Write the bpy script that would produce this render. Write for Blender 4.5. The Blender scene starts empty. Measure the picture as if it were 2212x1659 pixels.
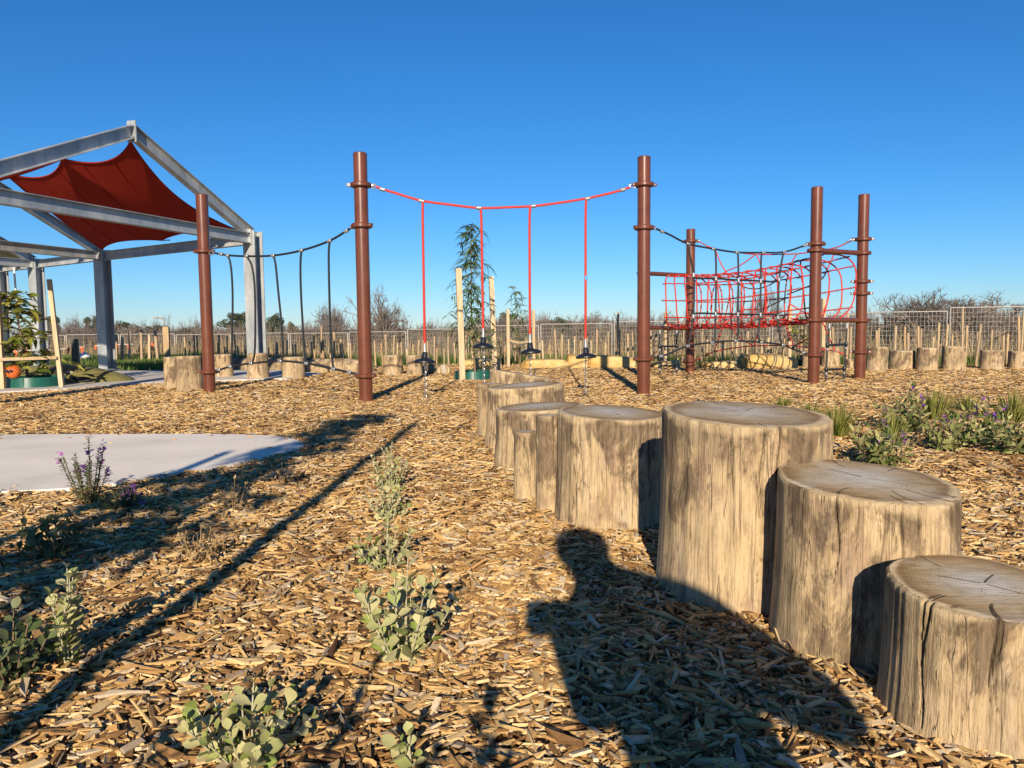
import bpy, math, random
import numpy as np
from mathutils import Vector, Matrix, noise as mnoise

rnd = random.Random(7)
R_ = math.radians
SC = bpy.context.scene
COL = SC.collection

# ------------------------------------------------------------------ camera
FPX, CAMH = 1640.0, 0.72          # focal length for a picture 2212 wide; phone held low
PITCH = math.atan((829.5 - 706) / FPX)
ROLL = 0.0105
cam_d = bpy.data.cameras.new('camera')
cam_d.sensor_width = 36.0
cam_d.lens = FPX / 2212 * 36.0
cam_d.clip_start, cam_d.clip_end = 0.02, 3000
cam = bpy.data.objects.new('camera', cam_d)
cam.location = (0, 0, CAMH)
cam.rotation_euler = (math.pi / 2 - PITCH, ROLL, 0)
COL.objects.link(cam)
SC.camera = cam
CM = cam.rotation_euler.to_matrix()

# ------------------------------------------------------------------ light
SUN_EL, SUN_AZ = 20.8, 2.2        # azimuth of travel, degrees from +Y towards +X
w = bpy.data.worlds.new('World'); SC.world = w; w.use_nodes = True
nt = w.node_tree; nt.nodes.clear()
sky = nt.nodes.new('ShaderNodeTexSky'); sky.sky_type = 'NISHITA'; sky.sun_disc = False
sky.sun_elevation = R_(SUN_EL); sky.sun_rotation = R_(180 + SUN_AZ)
sky.air_density, sky.dust_density, sky.ozone_density = 1.0, 0.0, 9.0
bg = nt.nodes.new('ShaderNodeBackground'); bg.inputs[1].default_value = 0.082
wo = nt.nodes.new('ShaderNodeOutputWorld')
hs = nt.nodes.new('ShaderNodeHueSaturation'); hs.inputs['Saturation'].default_value = 1.09; hs.inputs['Hue'].default_value = 0.499
nt.links.new(sky.outputs[0], hs.inputs['Color']); nt.links.new(hs.outputs[0], bg.inputs[0]); nt.links.new(bg.outputs[0], wo.inputs[0])
sl = bpy.data.lights.new('sun', 'SUN'); sl.energy = 5.0; sl.angle = R_(0.53); sl.color = (1.0, 0.86, 0.66)
so = bpy.data.objects.new('sun', sl); COL.objects.link(so)
SUNDIR = Vector((math.sin(R_(SUN_AZ)) * math.cos(R_(SUN_EL)), math.cos(R_(SUN_AZ)) * math.cos(R_(SUN_EL)), -math.sin(R_(SUN_EL))))
so.rotation_euler = SUNDIR.to_track_quat('-Z', 'Y').to_euler(); so.location = (0, -20, 15)
SC.view_settings.view_transform = 'Standard'; SC.view_settings.look = 'None'
SC.view_settings.exposure = 0.6; SC.view_settings.gamma = 1.0
SC.view_settings.use_curve_mapping = False
try: SC.cycles.max_bounces = 6
except Exception: pass

# ------------------------------------------------------------------ measuring helpers
def ray(x, y): return CM @ Vector(((x - 1106) / FPX, -(y - 829.5) / FPX, -1))
O = Vector((0, 0, CAMH))
def G(x, y, z=0.0):
    d = ray(x, y); return O + d * ((z - CAMH) / d.z)
def AT(x, y, Y):
    d = ray(x, y); return O + d * (Y / d.y)
def PL(x, y, P, Q):
    n = Vector((Q[1] - P[1], P[0] - Q[0], 0)); d = ray(x, y)
    return O + d * ((Vector(P) - O).dot(n) / d.dot(n)) if abs(d.dot(n)) > 1e-6 else O
def lerp(a, b, t): return a + (b - a) * t
def sstep(a, b, x):
    t = np.clip((np.asarray(x, float) - a) / (b - a), 0, 1); return t * t * (3 - 2 * t)

LX = np.array([-60, -12, -8.3, -7.6, -5, 0, 5, 8, 12, 60.]); LY = np.array([24, 22, 20, 17.2, 16.4, 14.4, 12.9, 12.1, 11, 6.])
def yline(x): return np.interp(x, LX, LY)
def gz(x, y):
    x = np.asarray(x, float); y = np.asarray(y, float)
    s = y - yline(x)
    fall = np.interp(x, [-8, 8], [-1.3, -0.85])
    near = 0.008 * np.sin(2.3 * x + 1.1 * y) * np.sin(1.7 * y - .6 * x + 1) + 0.005 * np.sin(6.1 * x + .7) * np.sin(5.3 * y)
    near = near * (1 - sstep(5, 9, y))
    return fall * sstep(0.3, 9, s) + near
def gzf(x, y): return float(gz(x, y))

# ------------------------------------------------------------------ materials
def newmat(name):
    m = bpy.data.materials.new(name); m.use_nodes = True
    t = m.node_tree; b = t.nodes['Principled BSDF']; return m, t, b
def N(t, k, **kw):
    n = t.nodes.new('ShaderNode' + k)
    for a, v in kw.items(): setattr(n, a, v)
    return n
def ramp(t, fac, stops):
    r = N(t, 'ValToRGB'); e = r.color_ramp.elements
    while len(e) < len(stops): e.new(0.5)
    for i, (p, c) in enumerate(stops): e[i].position = p; e[i].color = (*c, 1)
    t.links.new(fac, r.inputs[0]); return r.outputs[0]
def noise(t, scale=5, detail=4, rough=.55, vec=None, dist=0):
    n = N(t, 'TexNoise'); n.inputs['Scale'].default_value = scale; n.inputs['Detail'].default_value = detail
    n.inputs['Roughness'].default_value = rough; n.inputs['Distortion'].default_value = dist
    if vec is not None: t.links.new(vec, n.inputs['Vector'])
    return n.outputs[0]
def mapping(t, src, scale=(1, 1, 1), loc=(0, 0, 0)):
    c = N(t, 'TexCoord'); m = N(t, 'Mapping'); m.inputs['Scale'].default_value = scale; m.inputs['Location'].default_value = loc
    t.links.new(c.outputs[src], m.inputs[0]); return m.outputs[0]
def mix(t, fac, a, b, mode='MIX'):
    n = N(t, 'MixRGB'); n.blend_type = mode
    for i, v in enumerate((fac, a, b)):
        if hasattr(v, 'links'): t.links.new(v, n.inputs[i])
        elif isinstance(v, (int, float)): n.inputs[i].default_value = v
        else: n.inputs[i].default_value = (*v, 1)
    return n.outputs[0]
def math_(t, op, a, b=0.0, clamp=False):
    n = N(t, 'Math'); n.operation = op; n.use_clamp = clamp
    for i, v in enumerate((a, b)):
        if hasattr(v, 'links'): t.links.new(v, n.inputs[i])
        else: n.inputs[i].default_value = v
    return n.outputs[0]
def bump(t, b, h, strength=.4, dist=.01):
    n = N(t, 'Bump'); n.inputs['Strength'].default_value = strength; n.inputs['Distance'].default_value = dist
    t.links.new(h, n.inputs['Height']); t.links.new(n.outputs[0], b.inputs['Normal'])
def rand_out(t):
    g = N(t, 'NewGeometry'); o = N(t, 'ObjectInfo')
    return math_(t, 'FRACT', math_(t, 'ADD', g.outputs['Random Per Island'], o.outputs['Random']))
def simple(name, col, rough=.6, metal=0.0, var=.12, nscale=30, bmp=0.0, spec=None):
    m, t, b = newmat(name)
    n = noise(t, nscale, 5, .6, mapping(t, 'Object'))
    dk = tuple(c * (1 - var * 2) for c in col); lt = tuple(min(1, c * (1 + var)) for c in col)
    t.links.new(ramp(t, n, [(.3, dk), (.7, lt)]), b.inputs['Base Color'])
    b.inputs['Roughness'].default_value = rough; b.inputs['Metallic'].default_value = metal
    if spec is not None: b.inputs['Specular IOR Level'].default_value = spec
    if bmp: bump(t, b, n, bmp, .004)
    return m
CHIP_RAMP = [(0, (.09, .045, .02)), (.08, (.19, .10, .04)), (.22, (.37, .21, .078)), (.42, (.54, .33, .125)), (.63, (.66, .445, .19)), (.80, (.73, .54, .28)), (.90, (.34, .265, .195)), (1, (.79, .65, .43))]
def m_chip():
    m, t, b = newmat('wood_chip')
    r = rand_out(t); c = ramp(t, r, CHIP_RAMP)
    n = noise(t, 120, 3, .6, mapping(t, 'Object'))
    c2 = mix(t, .45, c, ramp(t, n, [(.3, (.45, .4, .36)), (.7, (1, 1, 1))]), 'MULTIPLY')
    pn = noise(t, .9, 4, .65, mapping(t, 'Object')); c2 = mix(t, .6, c2, ramp(t, pn, [(.36, (.55, .48, .42)), (.52, (1, 1, 1)), (.7, (1, .95, .86))]), 'MULTIPLY')
    t.links.new(c2, b.inputs['Base Color']); b.inputs['Roughness'].default_value = .75; b.inputs['Specular IOR Level'].default_value = .25
    return m
def m_mulch():
    m, t, b = newmat('mulch')
    v = mapping(t, 'Object', (1, 1, 0)); nz = N(t, 'TexNoise'); nz.inputs['Scale'].default_value = 14; t.links.new(v, nz.inputs['Vector'])
    ad = N(t, 'VectorMath'); ad.operation = 'ADD'; sc = N(t, 'VectorMath'); sc.operation = 'SCALE'; sc.inputs['Scale'].default_value = .06
    t.links.new(nz.outputs['Color'], sc.inputs[0]); t.links.new(v, ad.inputs[0]); t.links.new(sc.outputs[0], ad.inputs[1])
    vo = N(t, 'TexVoronoi'); vo.inputs['Scale'].default_value = 34; t.links.new(ad.outputs[0], vo.inputs['Vector'])
    sep = N(t, 'SeparateColor'); t.links.new(vo.outputs['Color'], sep.inputs[0])
    c = ramp(t, sep.outputs[0], CHIP_RAMP)
    n = noise(t, 1.1, 3, .5, v)
    c = mix(t, .5, c, ramp(t, n, [(.35, (.62, .58, .52)), (.65, (1, 1, 1))]), 'MULTIPLY')
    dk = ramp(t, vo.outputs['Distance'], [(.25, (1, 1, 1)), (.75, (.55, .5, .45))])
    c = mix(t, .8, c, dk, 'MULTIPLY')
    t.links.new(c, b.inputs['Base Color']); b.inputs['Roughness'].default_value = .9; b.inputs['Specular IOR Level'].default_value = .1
    h = math_(t, 'ADD', sep.outputs[1], math_(t, 'MULTIPLY', vo.outputs['Distance'], -1.0))
    bump(t, b, h, 1.0, .02)
    return m
def m_bark():
    m, t, b = newmat('stump_wood_side')
    oi = N(t, 'ObjectInfo'); loc = N(t, 'VectorMath'); loc.operation = 'ADD'
    tc = N(t, 'TexCoord'); cb = N(t, 'CombineXYZ')
    k = math_(t, 'MULTIPLY', oi.outputs['Random'], 37.0); t.links.new(k, cb.inputs[0]); t.links.new(k, cb.inputs[2])
    t.links.new(tc.outputs['Object'], loc.inputs[0]); t.links.new(cb.outputs[0], loc.inputs[1])
    def mp(s):
        q = N(t, 'Mapping'); q.inputs['Scale'].default_value = s; t.links.new(loc.outputs[0], q.inputs[0]); return q.outputs[0]
    big = noise(t, 1, 4, .6, mp((6, 6, 4)), .6)
    mid = noise(t, 1, 5, .65, mp((22, 22, 4.5)), .4)
    fine = noise(t, 1, 4, .7, mp((130, 130, 13)))
    speck = noise(t, 1, 3, .7, mp((80, 80, 24)))
    tone = noise(t, 1, 4, .6, mp((4.5, 4.5, 3.0)), .8)
    base = ramp(t, tone, [(.30, (.29, .225, .145)), (.42, (.42, .315, .185)), (.52, (.54, .40, .235)), (.62, (.50, .385, .25)), (.74, (.36, .31, .23))])
    base = mix(t, .45, base, ramp(t, mid, [(.35, (.5, .45, .4)), (.5, (.95, .93, .9)), (.6, (1, 1, 1)), (.8, (.92, .87, .78))]), 'MULTIPLY')
    fib = noise(t, 1, 6, .75, mp((190, 190, 9)), .3)
    base = mix(t, .6, base, ramp(t, fib, [(.40, (.40, .34, .28)), (.52, (1, 1, 1))]), 'MULTIPLY')
    red = ramp(t, noise(t, 1, 6, .75, mp((11, 11, 6)), .5), [(.53, (0, 0, 0)), (.60, (1, 1, 1))])
    base = mix(t, math_(t, 'MULTIPLY', red, .45), base, (.25, .155, .115))
    # torn patches of dark inner bark, thickest under the cut edge, fibrous at their edges
    gsep = N(t, 'SeparateXYZ'); t.links.new(tc.outputs['Generated'], gsep.inputs[0])
    zt = math_(t, 'MULTIPLY', math_(t, 'SUBTRACT', gsep.outputs[2], .62), .16)
    patch = noise(t, 1, 9, .72, mp((9, 9, 3.6)), .5)
    pm = math_(t, 'ADD', math_(t, 'ADD', patch, zt), math_(t, 'MULTIPLY', math_(t, 'SUBTRACT', fib, .5), .30))
    msk = ramp(t, pm, [(.505, (0, 0, 0)), (.565, (1, 1, 1))])
    dkc = mix(t, .8, (.17, .12, .078), ramp(t, speck, [(.38, (.28, .25, .22)), (.58, (1, 1, 1))]), 'MULTIPLY')
    base = mix(t, math_(t, 'MULTIPLY', msk, .85), base, dkc)
    # thin drying checks running with the grain
    chk = noise(t, 1, 3, .5, mp((34, 34, 1.1)), .25)
    cm = ramp(t, math_(t, 'ABSOLUTE', math_(t, 'SUBTRACT', chk, .5)), [(.0, (1, 1, 1)), (.010, (0, 0, 0))])
    base = mix(t, math_(t, 'MULTIPLY', cm, math_(t, 'MULTIPLY', big, 1.1)), base, (.07, .05, .033))
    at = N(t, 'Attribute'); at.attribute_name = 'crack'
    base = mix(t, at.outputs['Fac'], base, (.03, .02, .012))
    rim = N(t, 'Attribute'); rim.attribute_name = 'rim'
    rc = mix(t, .5, (.56, .43, .26), ramp(t, mid, [(.3, (.4, .3, .2)), (.6, (1, 1, 1))]), 'MULTIPLY')
    base = mix(t, math_(t, 'MULTIPLY', rim.outputs['Fac'], .8), base, rc)
    t.links.new(base, b.inputs['Base Color']); b.inputs['Roughness'].default_value = .82; b.inputs['Specular IOR Level'].default_value = .2
    bump(t, b, math_(t, 'SUBTRACT', math_(t, 'ADD', math_(t, 'ADD', fib, mid), math_(t, 'MULTIPLY', speck, .6)), math_(t, 'ADD', math_(t, 'MULTIPLY', msk, -.25), math_(t, 'MULTIPLY', cm, .8))), .7, .006)
    return m
def m_cut():
    m, t, b = newmat('stump_cut_face')
    tc = N(t, 'TexCoord'); oi = N(t, 'ObjectInfo')
    mp = N(t, 'Mapping'); mp.inputs['Location'].default_value = (-.98, -1.03, 0); mp.inputs['Scale'].default_value = (2, 2, 0)
    t.links.new(tc.outputs['Generated'], mp.inputs[0])
    nz = N(t, 'TexNoise'); nz.inputs['Scale'].default_value = 2.2; nz.inputs['Detail'].default_value = 3; t.links.new(mp.outputs[0], nz.inputs['Vector'])
    ln = N(t, 'VectorMath'); ln.operation = 'LENGTH'; t.links.new(mp.outputs[0], ln.inputs[0])
    r = math_(t, 'ADD', ln.outputs['Value'], math_(t, 'MULTIPLY', math_(t, 'SUBTRACT', nz.outputs[0], .5), .22))
    ring = math_(t, 'SINE', math_(t, 'MULTIPLY', r, math_(t, 'ADD', 120.0, math_(t, 'MULTIPLY', nz.outputs[0], 30.0))))
    c = ramp(t, r, [(.0, (.58, .54, .47)), (.25, (.56, .51, .43)), (.45, (.50, .41, .29)), (.72, (.44, .32, .17)), (.9, (.29, .185, .085)), (.965, (.68, .52, .30)), (1, (.72, .56, .34))])
    saw = noise(t, 1, 7, .75, mapping(t, 'Object', (16, 110, 8)), .3)
    blot = noise(t, 9, 4, .6, mapping(t, 'Object'))
    c = mix(t, .75, c, ramp(t, saw, [(.3, (.42, .38, .34)), (.6, (1, 1, 1))]), 'MULTIPLY')
    c = mix(t, .22, c, ramp(t, ring, [(0, (.55, .5, .45)), (.6, (1, 1, 1))]), 'MULTIPLY')
    c = mix(t, ramp(t, blot, [(.5, (0, 0, 0)), (.75, (.45, .45, .45))]), c, (.60, .56, .50))
    c = mix(t, ramp(t, noise(t, 5, 4, .7, mapping(t, 'Object', (1, 1, 1), (3, 7, 1))), [(.55, (0, 0, 0)), (.75, (.75, .75, .75))]), c, (.22, .165, .10))
    # radial drying checks
    gn = N(t, 'TexGradient'); gn.gradient_type = 'RADIAL'; t.links.new(mp.outputs[0], gn.inputs[0])
    an = N(t, 'CombineXYZ'); t.links.new(math_(t, 'MULTIPLY', gn.outputs['Fac'], 60.0), an.inputs[0]); t.links.new(math_(t, 'MULTIPLY', ln.outputs['Value'], 2.5), an.inputs[1]); t.links.new(math_(t, 'MULTIPLY', oi.outputs['Random'], 50.0), an.inputs[2])
    rn = noise(t, 1, 3, .6, an.outputs[0]); rk = ramp(t, rn, [(.27, (1, 1, 1)), (.34, (0, 0, 0))])
    c = mix(t, math_(t, 'MULTIPLY', rk, .7), c, (.12, .085, .05))
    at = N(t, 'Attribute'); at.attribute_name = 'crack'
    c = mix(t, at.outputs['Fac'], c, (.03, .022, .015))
    t.links.new(c, b.inputs['Base Color']); b.inputs['Roughness'].default_value = .8; b.inputs['Specular IOR Level'].default_value = .2
    bump(t, b, math_(t, 'ADD', saw, math_(t, 'MULTIPLY', ring, .03)), .5, .004)
    return m
def m_steel():
    m, t, b = newmat('galvanised_steel')
    v = N(t, 'TexVoronoi'); v.inputs['Scale'].default_value = 38; t.links.new(mapping(t, 'Object'), v.inputs['Vector'])
    s = N(t, 'SeparateColor'); t.links.new(v.outputs['Color'], s.inputs[0])
    n = noise(t, 5, 5, .65, mapping(t, 'Object', (1, 1, .35)))
    c = ramp(t, n, [(.3, (.30, .32, .34)), (.55, (.44, .46, .47)), (.75, (.60, .60, .59))])
    c = mix(t, .22, c, ramp(t, s.outputs[0], [(0, (.5, .5, .5)), (1, (1, 1, 1))]), 'MULTIPLY')
    t.links.new(c, b.inputs['Base Color']); b.inputs['Metallic'].default_value = .35
    t.links.new(ramp(t, n, [(.3, (.38,) * 3), (.8, (.6,) * 3)]), b.inputs['Roughness']); return m
def m_rope(name, col):
    m, t, b = newmat(name)
    wv = N(t, 'TexWave'); wv.inputs['Scale'].default_value = 60; wv.bands_direction = 'DIAGONAL'; t.links.new(mapping(t, 'Object'), wv.inputs['Vector'])
    t.links.new(mix(t, .5, col, ramp(t, wv.outputs[0], [(.1, (.5, .5, .5)), (.6, (1, 1, 1))]), 'MULTIPLY'), b.inputs['Base Color'])
    b.inputs['Roughness'].default_value = .6; bump(t, b, wv.outputs[0], .5, .002); return m
def m_leaf(name, stops, trans=.3, rough=.55):
    m, t, b = newmat(name)
    c = ramp(t, rand_out(t), stops)
    n = noise(t, 60, 2, .5, mapping(t, 'Object')); c = mix(t, .3, c, ramp(t, n, [(.3, (.6, .6, .6)), (.7, (1, 1, 1))]), 'MULTIPLY')
    t.links.new(c, b.inputs['Base Color']); b.inputs['Roughness'].default_value = rough; b.inputs['Specular IOR Level'].default_value = .3
    if trans:
        tr = N(t, 'BsdfTranslucent'); t.links.new(c, tr.inputs[0]); mx = N(t, 'MixShader'); mx.inputs[0].default_value = trans
        t.links.new(b.outputs[0], mx.inputs[1]); t.links.new(tr.outputs[0], mx.inputs[2]); t.links.new(mx.outputs[0], t.nodes['Material Output'].inputs[0])
    return m
def m_sail():
    m, t, b = newmat('sail_cloth')
    n = noise(t, 3, 4, .6, mapping(t, 'Object')); wv = noise(t, 1, 2, .5, mapping(t, 'Object', (400, 400, 400)))
    c = ramp(t, n, [(.3, (.31, .026, .014)), (.7, (.38, .032, .017))]); c = mix(t, .3, c, ramp(t, wv, [(.35, (.6, .6, .6)), (.65, (1, 1, 1))]), 'MULTIPLY')
    t.links.new(c, b.inputs['Base Color']); b.inputs['Roughness'].default_value = .85; b.inputs['Specular IOR Level'].default_value = .1
    tr = N(t, 'BsdfTranslucent'); t.links.new(c, tr.inputs[0]); mx = N(t, 'MixShader'); mx.inputs[0].default_value = .12
    t.links.new(b.outputs[0], mx.inputs[1]); t.links.new(tr.outputs[0], mx.inputs[2]); t.links.new(mx.outputs[0], t.nodes['Material Output'].inputs[0])
    return m
def m_timber(name, stops):
    m, t, b = newmat(name)
    s = noise(t, 1, 5, .65, mapping(t, 'Object', (60, 60, 4)), .4)
    r = rand_out(t)
    c = ramp(t, r, stops); c = mix(t, .7, c, ramp(t, s, [(.3, (.5, .45, .4)), (.6, (1, 1, 1))]), 'MULTIPLY')
    t.links.new(c, b.inputs['Base Color']); b.inputs['Roughness'].default_value = .8; b.inputs['Specular IOR Level'].default_value = .2; bump(t, b, s, .4, .004); return m
def m_stone():
    m, t, b = newmat('sandstone')
    n = noise(t, 6, 6, .65, mapping(t, 'Object')); n2 = noise(t, 2.2, 3, .5, mapping(t, 'Object'))
    c = ramp(t, n2, [(.3, (.44, .25, .06)), (.48, (.58, .37, .12)), (.6, (.60, .44, .21)), (.75, (.52, .29, .05))])
    c = mix(t, .6, c, ramp(t, n, [(.3, (.45, .4, .35)), (.6, (1, 1, 1))]), 'MULTIPLY')
    t.links.new(c, b.inputs['Base Color']); b.inputs['Roughness'].default_value = .9; bump(t, b, n, .8, .04); return m
def m_ground():
    m, t, b = newmat('grassy_ground')
    n = noise(t, .6, 5, .6, mapping(t, 'Object')); n2 = noise(t, 14, 5, .7, mapping(t, 'Object'))
    c = ramp(t, n, [(.35, (.055, .085, .022)), (.5, (.10, .12, .035)), (.65, (.22, .18, .09))])
    c = mix(t, .7, c, ramp(t, n2, [(.3, (.4, .4, .4)), (.65, (1, 1, 1))]), 'MULTIPLY')
    t.links.new(c, b.inputs['Base Color']); b.inputs['Roughness'].default_value = .95; bump(t, b, n2, .8, .05); return m
def m_concrete(name, col):
    m, t, b = newmat(name)
    n = noise(t, 1.6, 5, .6, mapping(t, 'Object')); f = noise(t, 140, 3, .6, mapping(t, 'Object'))
    c = ramp(t, n, [(.25, tuple(x * .74 for x in col)), (.45, tuple(x * .93 for x in col)), (.7, tuple(min(1, x * 1.05) for x in col))]); c = mix(t, .25, c, ramp(t, f, [(.35, (.7, .7, .7)), (.6, (1, 1, 1))]), 'MULTIPLY')
    t.links.new(c, b.inputs['Base Color']); b.inputs['Roughness'].default_value = .85; bump(t, b, f, .15, .002); return m
M = {}
M['chip'] = m_chip(); M['mulch'] = m_mulch(); M['bark'] = m_bark(); M['cut'] = m_cut(); M['steel'] = m_steel()
M['red_rope'] = m_rope('red_rope', (.56, .034, .018)); M['black_rope'] = m_rope('black_rope', (.012, .014, .018))
M['post'] = simple('brown_powder_coat', (.135, .041, .021), .3, 0, .12, 7)
M['ferrule'] = simple('aluminium_ferrule', (.42, .43, .44), .38, .6, .08, 80)
M['chain'] = simple('chain_steel', (.5, .5, .5), .35, .8, .1, 80)
M['rubber'] = simple('black_rubber', (.012, .014, .018), .38, 0, .15, 60)
M['sail'] = m_sail()
M['stake'] = m_timber('timber_stake', [(0, (.40, .27, .145)), (.4, (.50, .37, .22)), (.7, (.36, .265, .175)), (.88, (.56, .44, .28)), (1, (.24, .165, .11))])
M['pine'] = m_timber('sawn_pine', [(0, (.50, .375, .225)), (1, (.58, .45, .29))])
M['concrete'] = m_concrete('pale_concrete', (.84, .755, .635)); M['paving'] = m_concrete('paving_concrete', (.55, .51, .45))
M['stone'] = m_stone(); M['ground'] = m_ground()
M['green_plastic'] = simple('green_plastic', (.012, .085, .060), .3, 0, .04, 8)
M['black_metal'] = simple('black_metal', (.015, .016, .018), .45, 0, .1, 20)
M['mound'] = simple('olive_rubber', (.20, .18, .055), .7, 0, .18, 9, .3)
M['scuff'] = simple('pale_scuff', (.5, .47, .36), .8, 0, .1, 20)
M['silver_leaf'] = m_leaf('silver_leaf', [(0, (.30, .31, .12)), (.35, (.45, .43, .20)), (.65, (.56, .51, .26)), (.8, (.22, .30, .06)), (.92, (.32, .36, .10)), (1, (.64, .57, .32))], .22, .6)
M['silver_stem'] = simple('silver_stem', (.42, .38, .26), .8)
M['dark_leaf'] = m_leaf('dark_green_leaf', [(0, (.07, .10, .035)), (.5, (.11, .14, .05)), (1, (.18, .19, .09))], .25, .5)
M['lance_leaf'] = m_leaf('lance_leaf', [(0, (.08, .13, .03)), (.4, (.19, .22, .06)), (.75, (.36, .35, .13)), (1, (.48, .42, .19))], .25, .45)
M['gum_leaf'] = m_leaf('gum_leaf', [(0, (.05, .10, .035)), (.5, (.09, .15, .05)), (1, (.18, .24, .09))], .3, .4)
M['broad_leaf'] = m_leaf('broad_leaf', [(0, (.08, .12, .018)), (.5, (.18, .20, .035)), (.85, (.32, .31, .06)), (1, (.42, .37, .08))], .3, .35)
M['dead_leaf'] = m_leaf('dead_leaf', [(0, (.26, .16, .07)), (.5, (.42, .28, .13)), (1, (.54, .38, .2))], .15, .7)
M['petal'] = m_leaf('purple_petal', [(0, (.22, .06, .42)), (.5, (.33, .10, .52)), (1, (.5, .2, .6))], .3, .6)
M['pink'] = m_leaf('pink_petal', [(0, (.40, .10, .46)), (.5, (.52, .16, .52)), (1, (.66, .30, .62))], .3, .6)
M['grass_blade'] = m_leaf('grass_blade', [(0, (.10, .14, .025)), (.5, (.22, .24, .05)), (1, (.38, .34, .10))], .3, .5)
M['lawn'] = m_leaf('lawn', [(0, (.05, .11, .015)), (.5, (.11, .19, .03)), (.8, (.2, .24, .07)), (1, (.34, .28, .13))], .3, .6)
M['dry'] = m_leaf('dry_grass', [(0, (.24, .17, .09)), (.5, (.38, .28, .15)), (1, (.5, .38, .22))], .2, .8)
M['twig'] = simple('grey_twig', (.17, .135, .115), .9, 0, .2, 3)
M['stem'] = simple('brown_stem', (.20, .13, .08), .85, 0, .2, 30)
M['far_leaf'] = m_leaf('far_evergreen', [(0, (.030, .045, .022)), (.5, (.055, .072, .034)), (1, (.10, .11, .055))], .15, .7)
M['far_olive'] = m_leaf('far_olive', [(0, (.09, .085, .03)), (1, (.20, .17, .06))], .15, .7)
M['fence_steel'] = simple('fence_steel', (.36, .34, .31), .5, .2, .1, 30)
M['orange'] = simple('orange_cloth', (.80, .12, .02), .7, 0, .08, 30)
M['ball'] = simple('orange_ball', (.58, .095, .02), .45, 0, .1, 30)
M['ball_dot'] = simple('yellow_dot', (.75, .38, .06), .5, 0, .05, 30)
M['white'] = simple('white_plastic', (.75, .75, .72), .5, 0, .05, 30)
M['blue'] = simple('blue_tag', (.05, .3, .6), .5, 0, .05, 30)
M['brown_roof'] = simple('ply_ceiling', (.5, .38, .22), .7, 0, .1, 10)
M['jacket'] = simple('dark_jacket', (.03, .035, .05), .85, 0, .1, 30)

# ------------------------------------------------------------------ mesh helpers
class MB:
    def __init__(s): s.v = []; s.f = []
    def add(s, vs, fs):
        k = len(s.v); s.v += [tuple(p) for p in vs]; s.f += [tuple(i + k for i in f) for f in fs]; return s
    def box(s, c, d, rz=0, rot=None):
        x, y, z = d[0] / 2, d[1] / 2, d[2] / 2
        m = rot if rot is not None else Matrix.Rotation(rz, 3, 'Z')
        vs = [Vector(c) + m @ Vector(p) for p in ((-x, -y, -z), (x, -y, -z), (x, y, -z), (-x, y, -z), (-x, -y, z), (x, -y, z), (x, y, z), (-x, y, z))]
        return s.add(vs, [(0, 3, 2, 1), (4, 5, 6, 7), (0, 1, 5, 4), (1, 2, 6, 5), (2, 3, 7, 6), (3, 0, 4, 7)])
    def tube(s, pts, r, seg=7, closed=False, caps=True):
        P = [Vector(p) for p in pts]; n = len(P)
        rs = r if isinstance(r, (list, tuple)) else [r] * n
        vs = []; t0 = None; nrm = None
        for i in range(n):
            a = P[(i - 1) % n] if (closed or i > 0) else P[i]; b = P[(i + 1) % n] if (closed or i < n - 1) else P[i]
            t = (b - a).normalized() if (b - a).length > 1e-9 else Vector((0, 0, 1))
            if nrm is None:
                nrm = t.orthogonal().normalized()
            else:
                nrm = (nrm - t * nrm.dot(t)); nrm = nrm.normalized() if nrm.length > 1e-6 else t.orthogonal().normalized()
            bn = t.cross(nrm)
            for k in range(seg):
                an = 2 * math.pi * k / seg
                vs.append(P[i] + (nrm * math.cos(an) + bn * math.sin(an)) * rs[i])
        fs = []
        for i in range(n if closed else n - 1):
            for k in range(seg):
                j = (i + 1) % n
                fs.append((i * seg + k, i * seg + (k + 1) % seg, j * seg + (k + 1) % seg, j * seg + k))
        if caps and not closed: fs += [tuple(range(seg))[::-1], tuple((n - 1) * seg + k for k in range(seg))]
        return s.add(vs, fs)
    def lathe(s, prof, c=(0, 0, 0), seg=24, rot=None):
        vs = []; c = Vector(c)
        for r, z in prof:
            for k in range(seg):
                a = 2 * math.pi * k / seg; p = Vector((r * math.cos(a), r * math.sin(a), z)); vs.append(c + (rot @ p if rot is not None else p))
        n = len(prof); fs = [(i * seg + k, i * seg + (k + 1) % seg, (i + 1) * seg + (k + 1) % seg, (i + 1) * seg + k) for i in range(n - 1) for k in range(seg)]
        if prof[0][0] > 1e-5: fs.append(tuple(range(seg))[::-1])
        if prof[-1][0] > 1e-5: fs.append(tuple((n - 1) * seg + k for k in range(seg)))
        return s.add(vs, fs)
    def mesh(s, name, mat, origin=(0, 0, 0), smooth=True, ang=40):
        me = bpy.data.meshes.new(name); o = Vector(origin)
        me.from_pydata([Vector(v) - o for v in s.v], [], s.f); me.update()
        if mat is not None: me.materials.append(mat)
        if smooth:
            me.shade_smooth()
            try: me.set_sharp_from_angle(angle=R_(ang))
            except Exception: pass
        return me
def worg(o):
    v = Vector((0, 0, 0))
    while o is not None: v += o.location; o = o.parent
    return v
def tag(o, label=None, cat=None, group=None, kind=None):
    for k, v in (('label', label), ('category', cat), ('group', group), ('kind', kind)):
        if v: o[k] = v
    return o
def link(name, me, parent=None, loc=(0, 0, 0)):
    o = bpy.data.objects.new(name, me); COL.objects.link(o); o.location = loc; o.parent = parent; return o
def empty(name, loc, label, cat, group=None):
    o = link(name, None, None, loc); o.empty_display_size = .1; return tag(o, label, cat, group)
def part(name, mb, mat, parent, smooth=True, ang=40):
    return link(name, mb.mesh(name, M[mat], worg(parent), smooth, ang), parent)
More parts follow.
